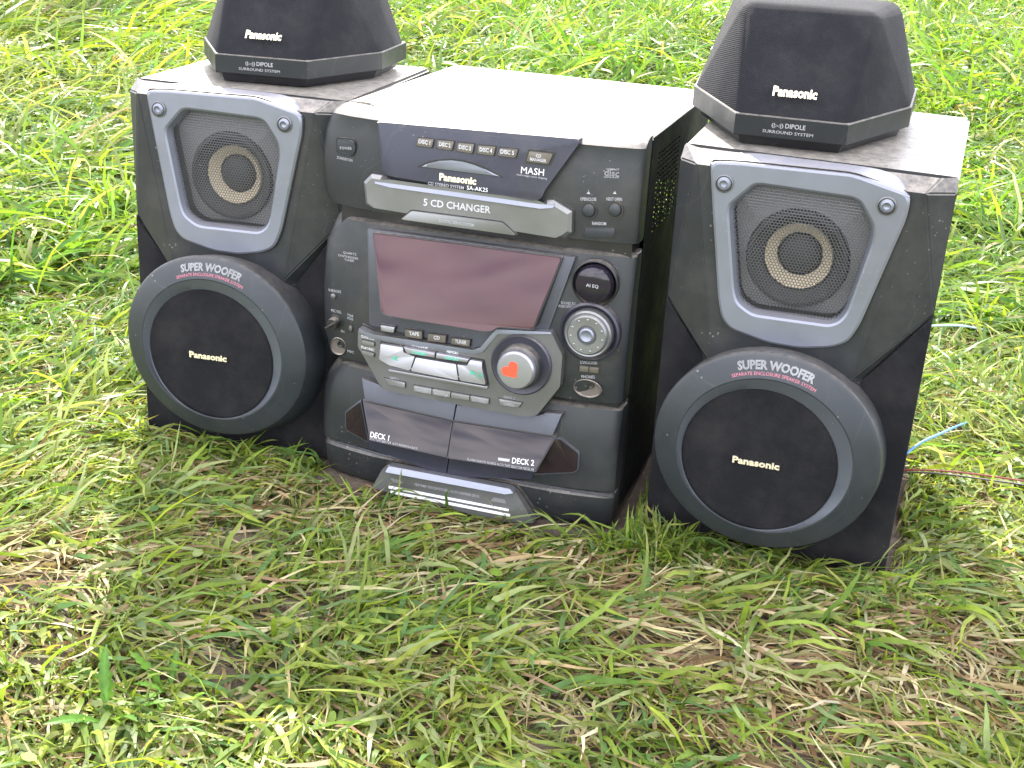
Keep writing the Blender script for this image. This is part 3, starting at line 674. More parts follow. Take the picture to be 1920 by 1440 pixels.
for body, px, h, y, mt, bo in (
        ('FM MODE/BP', [(-0.05068,0.14211),(-0.03563,0.14214)], .0024, -.0102, 'white', .0), ('MEMORY', [(-0.01819,0.14159),(-0.0073,0.14145)], .0024, -.0102, 'white', .0),
        ('CLOCK/TIMER', [(-0.09961,0.14253),(-0.08674,0.14163)], .0022, -.0102, 'white', .0), ('PLAY/REC', [(-0.09901,0.13256),(-0.08662,0.1316)], .0022, -.0102, 'white', .0),
        ('DECK 1', [(-0.07034,0.10853),(-0.06264,0.10886)], .0020, -.0102, 'grey', .0), ('DECK 2', [(0.03632,0.10934),(0.04604,0.10961)], .0022, -.0102, 'grey', .0),
        ('TAPE EDIT', [(-0.04482,0.10257),(-0.03316,0.10211)], .0024, -.0125, 'grey', .0), ('REC/STOP', [(-0.0271,0.10219),(-0.01404,0.10201)], .0024, -.0125, 'grey', .0),
        ('REV MODE', [(0.00835,0.10252),(0.0207,0.10225)], .0024, -.0125, 'grey', .0), ('OPEN', [(0.03729,0.10378),(0.04653,0.10397)], .0026, -.0125, 'grey', .0)):
    letter(body, px[0], px[1], h, y, M[mt], mid, bo, **TC)
TK = dict(tilt=.14, zc=.147)
k = [(-0.06744,0.12967),(-0.02914,0.1292),(0.00552,0.12873)]
letter('<', (k[0][0], k[0][1] - .0018), (k[0][0] + .005, k[0][1] - .0018), .0044, -.0127, M['green'], mid, .06, **TK)
lathe('stop_mark', k[1], [(.0022, -.0120), (.0022, -.0129), (.001, -.0129)], M['green'], mid, 4).location.y = -.0004
letter('>', (k[2][0], k[2][1] - .0018), (k[2][0] + .005, k[2][1] - .0018), .0044, -.0127, M['green'], mid, .06, **TK)
letter('/ II', (k[2][0] + .0055, k[2][1] - .0024), (k[2][0] + .0105, k[2][1] - .0030), .0040, -.0127, M['green'], mid, .03, **TK)
letter('STOP/DEMO', *[(-0.04839,0.13738),(-0.03538,0.13759)], .0024, -.0140, M['green'], mid, .01, tilt=.10, zc=.15)
letter('DISPLAY', *[(-0.01748,0.13764),(-0.00467,0.13785)], .0024, -.0140, M['green'], mid, .01, tilt=.10, zc=.15)
# tuning dial with the heart sticker
q = [(-0.10118,0.15066),(-0.08934,0.1466),(0.00615,0.14756),(0.01281,0.15112),(0.02497,0.17006),(0.07347,0.17506),(0.07455,0.17286),(0.02706,0.16655),(0.0154,0.14765),(0.00678,0.14423),(-0.08929,0.14261),(-0.10166,0.14659)]
prism('console_highlight', q, -.0108, -.004, M['silver'], mid, bev=.0005, prof=None, tilt=.04, zc=.14)  # lighter silver strip paints the highlight along the console's top bevel
kc = [(0.05002,0.14244)][0]
o = lathe('dial_base', kc, [(.0272, -.004), (.0268, -.0120), (.0255, -.0132), (.0200, -.0120), (.0190, -.0120)], M['panel'], mid, 72, tilt=.04)
o = lathe('heart_dial', kc, [(.0192, -.008), (.0190, -.0200), (.0180, -.0215), (.0170, -.0222)], M['front'], mid, 72, tilt=.04)
kp = [(0.05089,0.14427)][0]
lathe('dial_cap', kc, [(.0172, -.0200), (.0166, -.0262), (.0150, -.0282), (.0120, -.0284), (.002, -.0285)], M['bright'], mid, 64, tilt=.04)
hp = []
for i in range(40):
    t = 2 * pi * i / 40; x = 16 * math.sin(t) ** 3; z = 13 * math.cos(t) - 5 * math.cos(2 * t) - 2 * math.cos(3 * t) - math.cos(4 * t)
    hp.append((x * .00050, (z - 1) * .00050))
ca, sa = math.cos(math.radians(42)), math.sin(math.radians(42))
hcx, hcz = [(0.04619,0.14296)][0]
prism('heart_sticker', [(hcx + x * ca - z * sa, hcz + x * sa + z * ca) for x, z in hp], -.0288, -.0280, M['red'], mid, tilt=.04, zc=kc[1])
# sound mode knob, jog dial
ec = [(0.1055,0.2193)][0]; jc = [(0.10479,0.17705)][0]
wg = lambda c: wing(c[0])
lathe('eq_knob_ring', ec, [(.0200, .004), (.0198, -.0012), (.0186, -.0016), (.0172, .002), (.0165, .003)], M['black'], mid, 64).location.y = wg(ec)
lathe('eq_knob', ec, [(.0166, .004), (.0162, -.0040), (.0148, -.0062), (.0110, -.0075), (.005, -.0082), (.001, -.0083)], M['dome'], mid, 64).location.y = wg(ec)
for body, dx, dz, w_, h in (('AI EQ', 0, -.001, .0105, .0027), ('HEAVY', 0, .0095, .008, .0018), ('LIGHT', 0, -.0110, .007, .0018), ('SOFT', -.0105, 0, .005, .0016), ('CLEAR', .0105, 0, .0055, .0016)):
    y = -.0087 + wg(ec) + (0 if body == 'AI EQ' else .0022)
    letter(body, (ec[0] + dx - w_ / 2, ec[1] + dz), (ec[0] + dx + w_ / 2, ec[1] + dz), h, y, M['grey'], mid, .01)
lathe('jog_ring', jc, [(.0262, .004), (.0258, -.0030), (.0240, -.0040), (.0212, -.0010), (.0205, .0000)], M['panel'], mid, 72).location.y = wg(jc)
jog = lathe('jog_dial', jc, [(.0208, .002), (.0204, -.0085), (.0190, -.0100), (.0178, -.0096), (.0172, -.0112), (.0160, -.0122), (.0085, -.0118), (.0078, -.0105), (.0072, -.0100), (.002, -.0100)], M['tray'], mid, 72)
jog.location.y = wg(jc)
lathe('jog_centre', jc, [(.0068, -.009), (.0064, -.0122), (.0050, -.0132), (.0030, -.0118), (.001, -.0116)], M['silver'], mid, 32).location.y = wg(jc)
for i in range(11):
    a = pi / 2 + 2 * pi * i / 11; c = (jc[0] + .0138 * math.cos(a), jc[1] + .0138 * math.sin(a))
    lathe('jog_dimple', c, [(.0010, -.0115), (.0009, -.0124), (.0004, -.0127)], M['bright'], mid, 8).location.y = wg(jc)
q = [(0.09807,0.14587),(0.11472,0.14825),(0.11467,0.14293),(0.09799,0.14051)]
prism('key_slot', inset(q, -.0009), -.0004, .008, M['black'], mid, r=.001, prof=sm(mz(q)))
for k in (0, 1):
    h_ = (q[0][0] + q[1][0]) / 2; w_ = (q[1][0] - q[0][0]) / 2
    x0 = q[0][0] + k * w_ + .0002; x1 = x0 + w_ - .0004
    prism('woofer_button', [(x0, q[3][1]), (x1, q[3][1]), (x1, q[0][1]), (x0, q[0][1])], -.0016, .008, M['bronze'], mid, bev=.0008, prof=sm(mz(q)))
def oval(c, a, b, n=32): return [(c[0] + a * math.cos(2 * pi * i / n), c[1] + b * math.sin(2 * pi * i / n)) for i in range(n)]
def recess(name, c, a, b, hole, depth=.006):
    w_ = wing(c[0]) + .0010
    o = loops(name, [[(x, -.0008, z) for x, z in oval(c, a * 1.06, b * 1.06)], [(x, -.0016, z) for x, z in oval(c, a, b)], [(x, .0000, z) for x, z in oval(c, a * .92, b * .9)], [(x, .0010, z) for x, z in oval((c[0] + hole[0] * .6, c[1] + hole[1] * .6), a * .5, b * .55)],
                     [(x, .0012, z) for x, z in oval((c[0] + hole[0], c[1] + hole[1]), .0030, .0030)]], M['dusty'], mid, False, True, 40)
    o.location.y = w_ - .0010
    lathe('jack_hole', (c[0] + hole[0], c[1] + hole[1]), [(.0030, .0010), (.0028, -.0006), (.0022, -.0006), (.0018, .0008)], M['black'], mid, 20).location.y = w_ - .0006
recess('phones_recess', [(0.10626,0.12572)][0], .0120, .0078, (.0025, .0030))
recess('microphone_recess', [(-0.12898,0.12393)][0], .0075, .0080, (.0015, .0020))
for body, px, h in (('S.WOOFER', [(0.09858,0.14729),(0.11289,0.14846)], .0028), ('PHONES', [(0.10041,0.13435),(0.11164,0.13518)], .0028), ('SOUND EQ', [(0.0781,0.19751),(0.09047,0.19834)], .0024), ('(PUSH OFF/ON)', [(0.07598,0.19435),(0.09066,0.19554)], .0024),
        ('QUARTZ', [(-0.12567,0.21093),(-0.11163,0.21163)], .0020), ('SYNTHESIZER', [(-0.13082,0.20749),(-0.10938,0.20817)], .0020), ('TUNER', [(-0.12395,0.20491),(-0.11381,0.20539)], .0020),
        ('KARAOKE', [(-0.13958,0.17397),(-0.12616,0.17482)], .0026), ('MIC VOL', [(-0.13666,0.15544),(-0.12553,0.15586)], .0026), ('TONE', [(-0.11919,0.15521),(-0.11293,0.15503)], .0022), ('MODE', [(-0.11918,0.15218),(-0.11291,0.15201)], .0022),
        ('MIC', [(-0.11961,0.1199),(-0.1127,0.11994)], .0024), ('IN', [(-0.12607,0.13795),(-0.12258,0.13823)], .0022)):
    letter(body, px[0], px[1], h, .0006, M['grey'], mid, .0, prof=lambda x, z=px[0][1]: wing(x) + yt(z, .111, .2435, .005, .05) - .0008)
kk = [(-0.13429,0.17059),(-0.13253,0.1462),(-0.11571,0.14534)]
def ym(c): return wing(c[0]) + yt(c[1], .111, .2435, .005, .05)
lathe('small_button', kk[0], [(.0032, .004), (.0031, -.0008), (.0026, -.0004), (.0024, -.0018), (.0015, -.0026), (.0004, -.0028)], M['console'], mid, 24).location.y = ym(kk[0])
lathe('volume_knob', kk[1], [(.0068, .004), (.0066, -.0010), (.0056, -.0010), (.0052, -.0060), (.0046, -.0078), (.0015, -.0080)], M['black'], mid, 40).location.y = ym(kk[1])
o = prism('knob_grip', [(kk[1][0] - .0052, kk[1][1] - .0028), (kk[1][0] - .0040, kk[1][1] - .0040), (kk[1][0] + .0048, kk[1][1] + .0024), (kk[1][0] + .0038, kk[1][1] + .0038)], -.0120, -.006, M['front'], mid, bev=.0008); o.location.y = ym(kk[1])
prism('slider_slot', oval(kk[2], .0026, .0048), -.0006, .004, M['black'], mid).location.y = ym(kk[2])
prism('slider', oval((kk[2][0] + .0003, kk[2][1] - .0010), .0016, .0026), -.0016, .003, M['console'], mid, bev=.0004).location.y = ym(kk[2])

# --- cassette tier
TL_ = dict(tilt=.12, zc=.075)
lz = lambda x: 0.0
prism('cassette_door', [(-0.10248,0.09881),(-0.07724,0.09084),(-0.01058,0.09157),(-0.01724,0.02049),(-0.09336,0.03329),(-0.09861,0.07862)], -.0022, .006, M['panel'], low, bev=.0008, r=.001, tilt=.06, zc=.0667)
prism('cassette_door', [(-0.00958,0.09175),(0.06508,0.09384),(0.07065,0.0979),(0.08737,0.1),(0.07791,0.07548),(0.06331,0.03377),(-0.01619,0.02016)], -.0022, .006, M['panel'], low, bev=.0008, r=.001, tilt=.06, zc=.0667)
for k in ([(-0.10226,0.10017),(-0.08398,0.097),(-0.07605,0.09268),(-0.0101,0.09323),(-0.01087,0.0784),(-0.09643,0.08191)], [(-0.00898,0.09249),(0.0654,0.09433),(0.07153,0.0985),(0.0867,0.10012),(0.08108,0.08076),(-0.00989,0.07856)]):
    prism('door_top_strip', k, -.0030, .006, M['bezel'], low, bev=.0006, tilt=.30, zc=.098)
TLW = dict(tilt=.38, zc=.064)
def dk(nm, px, y, mat, bev, **k): return prism(nm, px, y, .004, mat, low, bev=bev, r=.0012, **k)
a1 = [(-0.09998,0.07855),(-0.01238,0.0754),(-0.01247,0.04524),(-0.08736,0.04714)]; a2 = [(-0.01189,0.07548),(0.0819,0.07761),(0.0694,0.04729),(-0.0119,0.04489)]
dk('window_surround', inset(a1, -.0009), -.0080, M['black'], 0, **TLW); dk('window_surround', inset(a2, -.0009), -.0080, M['black'], 0, **TLW)
dk('deck_window', inset(a1, .0003), -.0092, M['pane'], .0005, **TLW)
dk('deck_window', inset(a2, .0003), -.0092, M['pane'], .0005, **TLW)
wq = [(-0.11995,0.06093),(-0.10491,0.07531),(-0.09652,0.03836),(-0.11929,0.0444)]
prism('window_surround', inset(wq, -.0014), -.0010, .008, M['bezel'], low, r=.002, prof=sl_(mz(wq)), bev=.0008); prism('deck_window', wq, -.0018, .008, M['pane'], low, bev=.0005, r=.001, prof=sl_(mz(wq)))
wq = [(0.07924,0.07091),(0.08282,0.07569),(0.08672,0.07542),(0.10295,0.0648),(0.10311,0.04939),(0.0999,0.04667),(0.06505,0.03855)]
prism('window_surround', inset(wq, -.0014), -.0020, .006, M['bezel'], low, r=.002, prof=wing, bev=.0008); prism('deck_window', wq, -.0030, .006, M['pane'], low, bev=.0005, r=.001, prof=wing)
HQ = [(-0.07225,0.0219),(0.04631,0.02258),(0.05204,0.01848),(0.07046,-0.00586),(0.03848,-0.01122),(-0.08738,-0.00355),(-0.07802,0.01695)]
prism('handle_gap', inset(HQ, -.0012), -.0010, .006, M['black'], low, r=.003)
prism('front_handle', HQ, -.0080, .006, M['console'], low, bev=.0036, r=.002, seg=1, tilt=.10, zc=.02)
prism('handle_top', [(-0.07033,0.02262),(0.04593,0.02342),(0.05009,0.02058),(0.04268,0.0185),(-0.07289,0.01724)], -.0090, .0, M['silver'], low, bev=.0006, r=.001, tilt=.5, zc=.0275)
TH = dict(tilt=.10, zc=.02)
for l in ([(-0.07041,0.00206),(0.04569,0.00268),(0.04578,0.00109),(-0.07037,-0.00012)], [(-0.0682,-0.0024),(0.04745,-0.00178),(0.04756,-0.0039),(-0.06816,-0.00459)]):
    prism('handle_stripe', l, -.0094, -.007, M['white'], low, bev=.0003, **TH)
for l in ([(-0.06894,0.00946),(-0.06046,0.00956),(-0.05617,0.00664),(-0.06676,0.00609)], [(0.03063,0.01072),(0.04123,0.01082),(0.04292,0.00744),(0.02827,0.00701)]):
    prism('handle_inlay', l, -.0084, -.007, M['bright'], low, **TH)
    c = (sum(p[0] for p in l) / 4, sum(p[1] for p in l) / 4 + .0006)
    lathe('handle_pin', c, [(.0012, -.008), (.0012, -.0088), (.0004, -.0088)], M['black'], low, 12)
letter('FEATHER TOUCH DOUBLE AUTO REVERSE DECK', *[(-0.04512,0.0073),(0.01753,0.00796)], .0024, -.0082, M['grey'], low, .0, **TH)
letter('DECK 1', *[(-0.08766,0.05002),(-0.06928,0.04988)], .0046, -.0096, M['white'], low, .008, **TLW)
letter('AUTO TAPE SELECTOR  AUTO REVERSE PLAYBACK', *[(-0.08777,0.04771),(-0.04074,0.04695)], .0020, -.0096, M['grey'], low, .0, **TLW)
letter('DECK 2', *[(0.0478,0.05083),(0.06772,0.05204)], .0046, -.0096, M['white'], low, .008, **TLW)
letter('PLAYBACK/AUTO REVERSE AUTO TAPE SELECTOR METAL PB', *[(0.0068,0.04603),(0.06849,0.04776)], .0020, -.0096, M['grey'], low, .0, **TLW)
prism('print_block', [(0.03454,0.053),(0.04534,0.05351),(0.04525,0.05128),(0.03493,0.05084)], -.0096, -.006, M['grey'], low, **TLW)

# ------------------------------------------------------------------ ground
rng = np.random.default_rng(11)
def vnoise(x, y, f, seed):
    """smooth value noise"""
    x = x * f + seed * 17.3; y = y * f + seed * 9.7
    xi, yi = np.floor(x).astype(int), np.floor(y).astype(int); u, v = x - xi, y - yi
    u = u * u * (3 - 2 * u); v = v * v * (3 - 2 * v)
    h = lambda a, b: ((np.sin(a * 127.1 + b * 311.7 + seed * 74.7) * 43758.5453) % 1.0)
    return (h(xi, yi) * (1 - u) + h(xi + 1, yi) * u) * (1 - v) + (h(xi, yi + 1) * (1 - u) + h(xi + 1, yi + 1) * u) * v
BARE = [(-.235, .959, .045), (-.21, .776, .035), (.130, .830, .045), (.244, .832, .035), (.207, .722, .06), (-.191, .855, .035), (-.384, .893, .04), (.05, .74, .03), (-.33, .80, .025), (.02, .86, .03), (.36, .80, .04), (-.05, .90, .03)]
STRAW = [(.16, .815, .07), (.24, .79, .075), (.31, .76, .07), (.38, .86, .07), (.42, .95, .08), (-.40, .92, .07), (.10, .86, .05)]
def patch(x, y, L):
    r = np.zeros_like(x)
    for a, b, s in L: s = s * (1.35 if L is BARE else 1); r = np.maximum(r, np.exp(-((x - a) ** 2 + ((y - b) * 1.3) ** 2) / (s * s)))
    return r
def gheight(x, y):
    h = -.012 + .012 * (vnoise(x, y, 3, 1) - .5) + .006 * (vnoise(x, y, 17, 2) - .5) + .004 * (vnoise(x, y, 60, 3) - .5) + .0022 * (vnoise(x, y, 170, 4) - .5)
    d = np.clip((np.hypot(x, y - 1.1) - .9) / 2, 0, 1)
    h = h - .007 * np.exp(-((x + .045) / .15) ** 2 - ((y - 1.0) / .06) ** 2)
    return h + d * .05 * (vnoise(x, y, 1.1, 5) - .5)
def axis(lo, hi, a, b, step, grow=1.09):
    core = list(np.arange(a, b, step)); up = []; p, s = b, step
    while p < hi: s *= grow; p += s; up.append(p)
    dn = []; p, s = a, step
    while p > lo: s *= grow; p -= s; dn.append(p)
    return np.array(dn[::-1] + core + up)
gx, gy = axis(-60, 60, -.7, .75, .006), axis(-30, 90, .55, 1.7, .006)
X, Y = np.meshgrid(gx, gy); Z = gheight(X, Y)
nx, ny = len(gx), len(gy)
co = np.stack([X, Y, Z], -1).reshape(-1, 3)
ii = (np.arange(ny - 1)[:, None] * nx + np.arange(nx - 1)[None, :]).ravel()
quads = np.stack([ii, ii + 1, ii + nx + 1, ii + nx], -1)
def mesh_np(name, co, faces, k):
    me = bpy.data.meshes.new(name); n, f = len(co), len(faces)
    me.vertices.add(n); me.vertices.foreach_set('co', co.astype(np.float32).ravel())
    me.loops.add(f * k); me.loops.foreach_set('vertex_index', faces.astype(np.int32).ravel())
    me.polygons.add(f); me.polygons.foreach_set('loop_start', np.arange(0, f * k, k, dtype=np.int32))
    try: me.polygons.foreach_set('loop_total', np.full(f, k, dtype=np.int32))
    except Exception: pass
    me.update(calc_edges=True); return me
me = mesh_np('ground', co, quads, 4); me.polygons.foreach_set('use_smooth', np.ones(len(quads), dtype=bool))
m, n, l, b = newmat('soil')
tcn = n.new('ShaderNodeTexCoord'); a1_ = n.new('ShaderNodeTexNoise'); a1_.inputs['Scale'].default_value = 9; a1_.inputs['Detail'].default_value = 10; a1_.inputs['Roughness'].default_value = .7
cr = n.new('ShaderNodeValToRGB'); cr.color_ramp.elements[0].color = (.045, .034, .026, 1); cr.color_ramp.elements[1].color = (.17, .135, .105, 1); cr.color_ramp.elements[0].position = .3; cr.color_ramp.elements[1].position = .7
l.new(tcn.outputs['Object'], a1_.inputs['Vector']); l.new(a1_.outputs[0], cr.inputs[0])
# beyond the modelled blades the turf colour takes over
sp = n.new('ShaderNodeVectorMath'); sp.operation = 'DISTANCE'; l.new(tcn.outputs['Object'], sp.inputs[0]); sp.inputs[1].default_value = (0, 1.5, 0)
mr = n.new('ShaderNodeMapRange'); mr.inputs['From Min'].default_value = 1.2; mr.inputs['From Max'].default_value = 4; l.new(sp.outputs['Value'], mr.inputs[0])
g2 = n.new('ShaderNodeValToRGB'); g2.color_ramp.elements[0].color = (.03, .055, .012, 1); g2.color_ramp.elements[1].color = (.12, .18, .035, 1)
l.new(a1_.outputs[0], g2.inputs[0]); mxx_ = n.new('ShaderNodeMixRGB'); l.new(mr.outputs[0], mxx_.inputs[0]); l.new(cr.outputs[0], mxx_.inputs[1]); l.new(g2.outputs[0], mxx_.inputs[2])
l.new(mxx_.outputs[0], b.inputs['Base Color']); b.inputs['Roughness'].default_value = .95; b.inputs['Specular IOR Level'].default_value = .15
a2_ = n.new('ShaderNodeTexNoise'); a2_.inputs['Scale'].default_value = 260; a2_.inputs['Detail'].default_value = 6; l.new(tcn.outputs['Object'], a2_.inputs['Vector'])
bp = n.new('ShaderNodeBump'); bp.inputs['Strength'].default_value = .8; bp.inputs['Distance'].default_value = .003; l.new(a2_.outputs[0], bp.inputs['Height']); l.new(bp.outputs[0], b.inputs['Normal'])
g = link('ground', me, m); g['kind'] = 'structure'

# ------------------------------------------------------------------ grass
def leafmat(name, transl=.45, gloss=.22, rough=.42):
    m = bpy.data.materials.new(name); m.use_nodes = True; n, l = m.node_tree.nodes, m.node_tree.links; n.clear()
    out = n.new('ShaderNodeOutputMaterial'); at = n.new('ShaderNodeAttribute'); at.attribute_name = 'tint'
    tc = n.new('ShaderNodeTexCoord'); nz = n.new('ShaderNodeTexNoise'); nz.inputs['Scale'].default_value = 130; nz.inputs['Detail'].default_value = 4; l.new(tc.outputs['Object'], nz.inputs['Vector'])
    mr = n.new('ShaderNodeMapRange'); mr.inputs['To Min'].default_value = .65; mr.inputs['To Max'].default_value = 1.35; l.new(nz.outputs[0], mr.inputs[0])
    mu = n.new('ShaderNodeVectorMath'); mu.operation = 'SCALE'; l.new(at.outputs['Color'], mu.inputs[0]); l.new(mr.outputs[0], mu.inputs['Scale'])
    pr = n.new('ShaderNodeBsdfPrincipled'); pr.inputs['Roughness'].default_value = rough; pr.inputs['Specular IOR Level'].default_value = gloss
    tr = n.new('ShaderNodeBsdfTranslucent'); tm_ = n.new('ShaderNodeVectorMath'); tm_.operation = 'MULTIPLY'; tm_.inputs[1].default_value = (1.45, 1.45, .6)
    l.new(mu.outputs[0], tm_.inputs[0]); l.new(mu.outputs[0], pr.inputs['Base Color']); l.new(tm_.outputs[0], tr.inputs['Color'])
    ms = n.new('ShaderNodeMixShader'); ms.inputs[0].default_value = transl; l.new(pr.outputs[0], ms.inputs[1]); l.new(tr.outputs[0], ms.inputs[2]); l.new(ms.outputs[0], out.inputs[0])
    return m
M['grass'] = leafmat('grass_blade'); M['straw'] = leafmat('dry_grass_blade', .25, .25, .55)
FOOT = tuple([(0.95322, -0.30226, -0.0385, 1.0419, 0.148, -0.003, 0.2956, -0.1, 0.34), (0.94641, -0.32297, 0.2241, 0.9861, 0.1057, -0.005, 0.2262, -0.1, 0.34), (0.96537, -0.26087, -0.2621, 1.1491, 0.1057, -0.005, 0.2262, -0.1, 0.34), (0.94641, -0.32297, 0.2241, 0.9861, 0.092, -0.052, 0.01, 0.025, 0.2), (0.96537, -0.26087, -0.2621, 1.1491, 0.092, -0.052, 0.01, 0.025, 0.2)])      # (cos, sin, x, y, half width, y0, y1) of everything that stands on the lawn
def blocked(x, y, z, pad=.0):
    bad = np.zeros(x.shape, bool)
    for c, s, ox, oy, hw, y0, y1, zl_, h in FOOT:
        dx, dy = x - ox, y - oy; u = c * dx + s * dy; v = -s * dx + c * dy
        bad |= (np.abs(u) < hw + pad) & (v > y0 - pad) & (v < y1 + pad) & (z < h) & (z > zl_)
    return bad
PAL_G = np.array([(.100, .172, .030), (.158, .240, .038), (.215, .292, .042), (.105, .198, .062), (.250, .305, .120), (.275, .345, .062)])
PAL_F = np.array([(.070, .165, .028), (.105, .215, .028), (.150, .255, .032), (.190, .270, .036), (.065, .150, .045), (.130, .215, .080)])
PAL_S = np.array([(.42, .36, .20), (.34, .26, .14), (.50, .44, .28), (.22, .145, .075), (.30, .29, .15), (.145, .085, .045)])
def blades(x, y, length, width, head, lift, curl, tint, seg, base=0.0, name='blade', zl=None):
    """ribbons that rise, arch over and lie down; returns verts, quads, tints"""
    N = len(x); t = np.linspace(0, 1, seg + 1)[None, :]
    ds = length[:, None] / seg
    el = lift[:, None] - curl[:, None] * t ** .8                   # elevation angle along the blade
    hd = head[:, None] + (rng.normal(0, .45, (N, 1))) * t + rng.normal(0, .12, (N, seg + 1))
    dx, dy, dz = np.cos(el) * np.cos(hd), np.cos(el) * np.sin(hd), np.sin(el)
    px = x[:, None] + np.cumsum(np.concatenate([np.zeros((N, 1)), (dx * ds)[:, :-1]], 1), 1)
    py = y[:, None] + np.cumsum(np.concatenate([np.zeros((N, 1)), (dy * ds)[:, :-1]], 1), 1)
    g0 = gheight(px, py)
    pz = np.cumsum(np.concatenate([np.zeros((N, 1)), (dz * ds)[:, :-1]], 1), 1) + (base if np.isscalar(base) else base[:, None])
    floor = (zl if zl is not None else rng.uniform(.0008, .012, N))[:, None] * np.clip(t * 4, 0, 1)
    pz = g0 + np.maximum(pz, floor)
    ok = ~(blocked(px, py, pz, .0015).any(1))
    w = width[:, None] * .5 * np.clip(1 - t ** 3.2, .03, 1) * np.clip(.55 + t * 2.2, 0, 1)
    roll = rng.normal(0, .55, (N, 1)) + rng.normal(0, .7, (N, 1)) * t
    sx, sy = -np.sin(hd), np.cos(hd)                              # sideways
    ux, uy, uz = -np.sin(el) * np.cos(hd), -np.sin(el) * np.sin(hd), np.cos(el)
    cr_, sr_ = np.cos(roll), np.sin(roll)
    ax, ay, az = sx * cr_ + ux * sr_, sy * cr_ + uy * sr_, uz * sr_
    P1 = np.stack([px + ax * w, py + ay * w, pz + az * w], -1); P2 = np.stack([px - ax * w, py - ay * w, pz - az * w], -1)
    V = np.stack([P1, P2], 2)[ok]; n_ = V.shape[0]
    T = tint[ok]
    k = np.arange(n_)[:, None] * (2 * (seg + 1)) + np.arange(seg)[None, :] * 2
    F = np.stack([k, k + 1, k + 3, k + 2], -1).reshape(-1, 4)
    # colour runs paler or browner towards the tip, blade by blade
    tipmix = (np.clip(rng.normal(.12, .25, n_), 0, .8))[:, None, None] * (t[0][None, :, None] ** 2)
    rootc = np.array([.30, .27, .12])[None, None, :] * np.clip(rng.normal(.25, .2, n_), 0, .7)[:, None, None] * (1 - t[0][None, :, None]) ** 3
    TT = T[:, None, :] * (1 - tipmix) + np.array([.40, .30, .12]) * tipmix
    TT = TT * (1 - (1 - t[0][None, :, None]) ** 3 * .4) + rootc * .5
    TT = np.repeat(TT[:, :, None, :], 2, 2)
    return V.reshape(-1, 3), F, TT.reshape(-1, 3)
def grass_object(name, parts, mat, label, cat):
    vo, Vs, Fs, Ts = 0, [], [], []
    for V, F, T in parts: Vs.append(V); Fs.append(F + vo); Ts.append(T); vo += len(V)
    V, F, T = np.concatenate(Vs), np.concatenate(Fs), np.concatenate(Ts)
    me = mesh_np(name, V, F, 4); me.polygons.foreach_set('use_smooth', np.ones(len(F), dtype=bool))
    at = me.attributes.new('tint', 'FLOAT_COLOR', 'POINT'); at.data.foreach_set('color', np.concatenate([T, np.ones((len(T), 1))], 1).astype(np.float32).ravel())
    o = link(name, me, mat); o['kind'] = 'stuff'; o['label'] = label; o['category'] = cat
    return o
def scatter(n, x0, x1, y0, y1, view=True):
    """points in the wedge the camera sees (with margin), evenly spread"""
    x = rng.uniform(x0, x1, n); y = rng.uniform(y0, y1, n)
    k = np.abs(x - .02 * y) < .18 + .50 * y if view else np.ones(n, bool)
    return x[k], y[k]
def colours(n, pal, w):
    c = pal[rng.choice(len(pal), n, p=np.array(w) / sum(w))]
    return c * rng.uniform(.75, 1.3, (n, 1)) * rng.uniform(.93, 1.07, (n, 3))
G, S = [], []
# near lawn in front of and around the stereo: trodden, half lying blades
def flow(x, y): return 2.6 * vnoise(x, y, 2.2, 7) * pi + 1.2 * (vnoise(x, y, 9, 8) - .5)
def near(n, lo, hi, hmin, hmax, lift, seg, wsc, keepbare=.03):
    x, y = scatter(n, -1.15, 1.2, lo, hi)
    k = rng.uniform(0, 1, len(x)) > patch(x, y, BARE) * (1 - keepbare) + .35 * patch(x, y, STRAW)
    x, y = x[k], y[k]; n = len(x)
    h = flow(x, y) + rng.normal(0, .9, n)
    fresh = np.clip((y - 1.25) / .5 + np.clip((-x - .38) * 3, 0, .6), 0, 1)
    c1 = colours(n, PAL_G, (2, 4, 3, 2, 4, 2)); c2 = colours(n, PAL_F, (2, 3, 3, 1.5, 1, 1.5))
    c = np.where((rng.uniform(0, 1, n) < fresh)[:, None], c2, c1)
    sh = np.ones(n)
    for c_, s_, ox, oy, hw, y0, y1, zl_, h_ in FOOT[:3]:
        u = c_ * (x - ox) + s_ * (y - oy); v = -s_ * (x - ox) + c_ * (y - oy)
        sh = np.where((np.abs(u) < hw + .03) & (v < 0) & (v > -.10), np.minimum(sh, .22 if hw > .12 else .55), sh)
    lift = (lift[0] * sh, lift[1] * sh)
    return blades(x, y, rng.uniform(hmin, hmax, n) * sh, rng.uniform(.0020, .0058, n) * wsc, h, np.radians(np.clip(rng.normal(lift[0], lift[1], n), 2, 88)), np.radians(rng.uniform(30, 110, n)), c, seg, zl=rng.uniform(.001, .016, n) * sh)
G.append(near(64000, .40, 1.9, .025, .085, (14, 18), 6, 1.0))
G.append(near(7500, .40, 1.9, .04, .10, (48, 20), 7, .9))
G.append(near(50000, .40, 1.5, .012, .035, (60, 22), 3, .5))
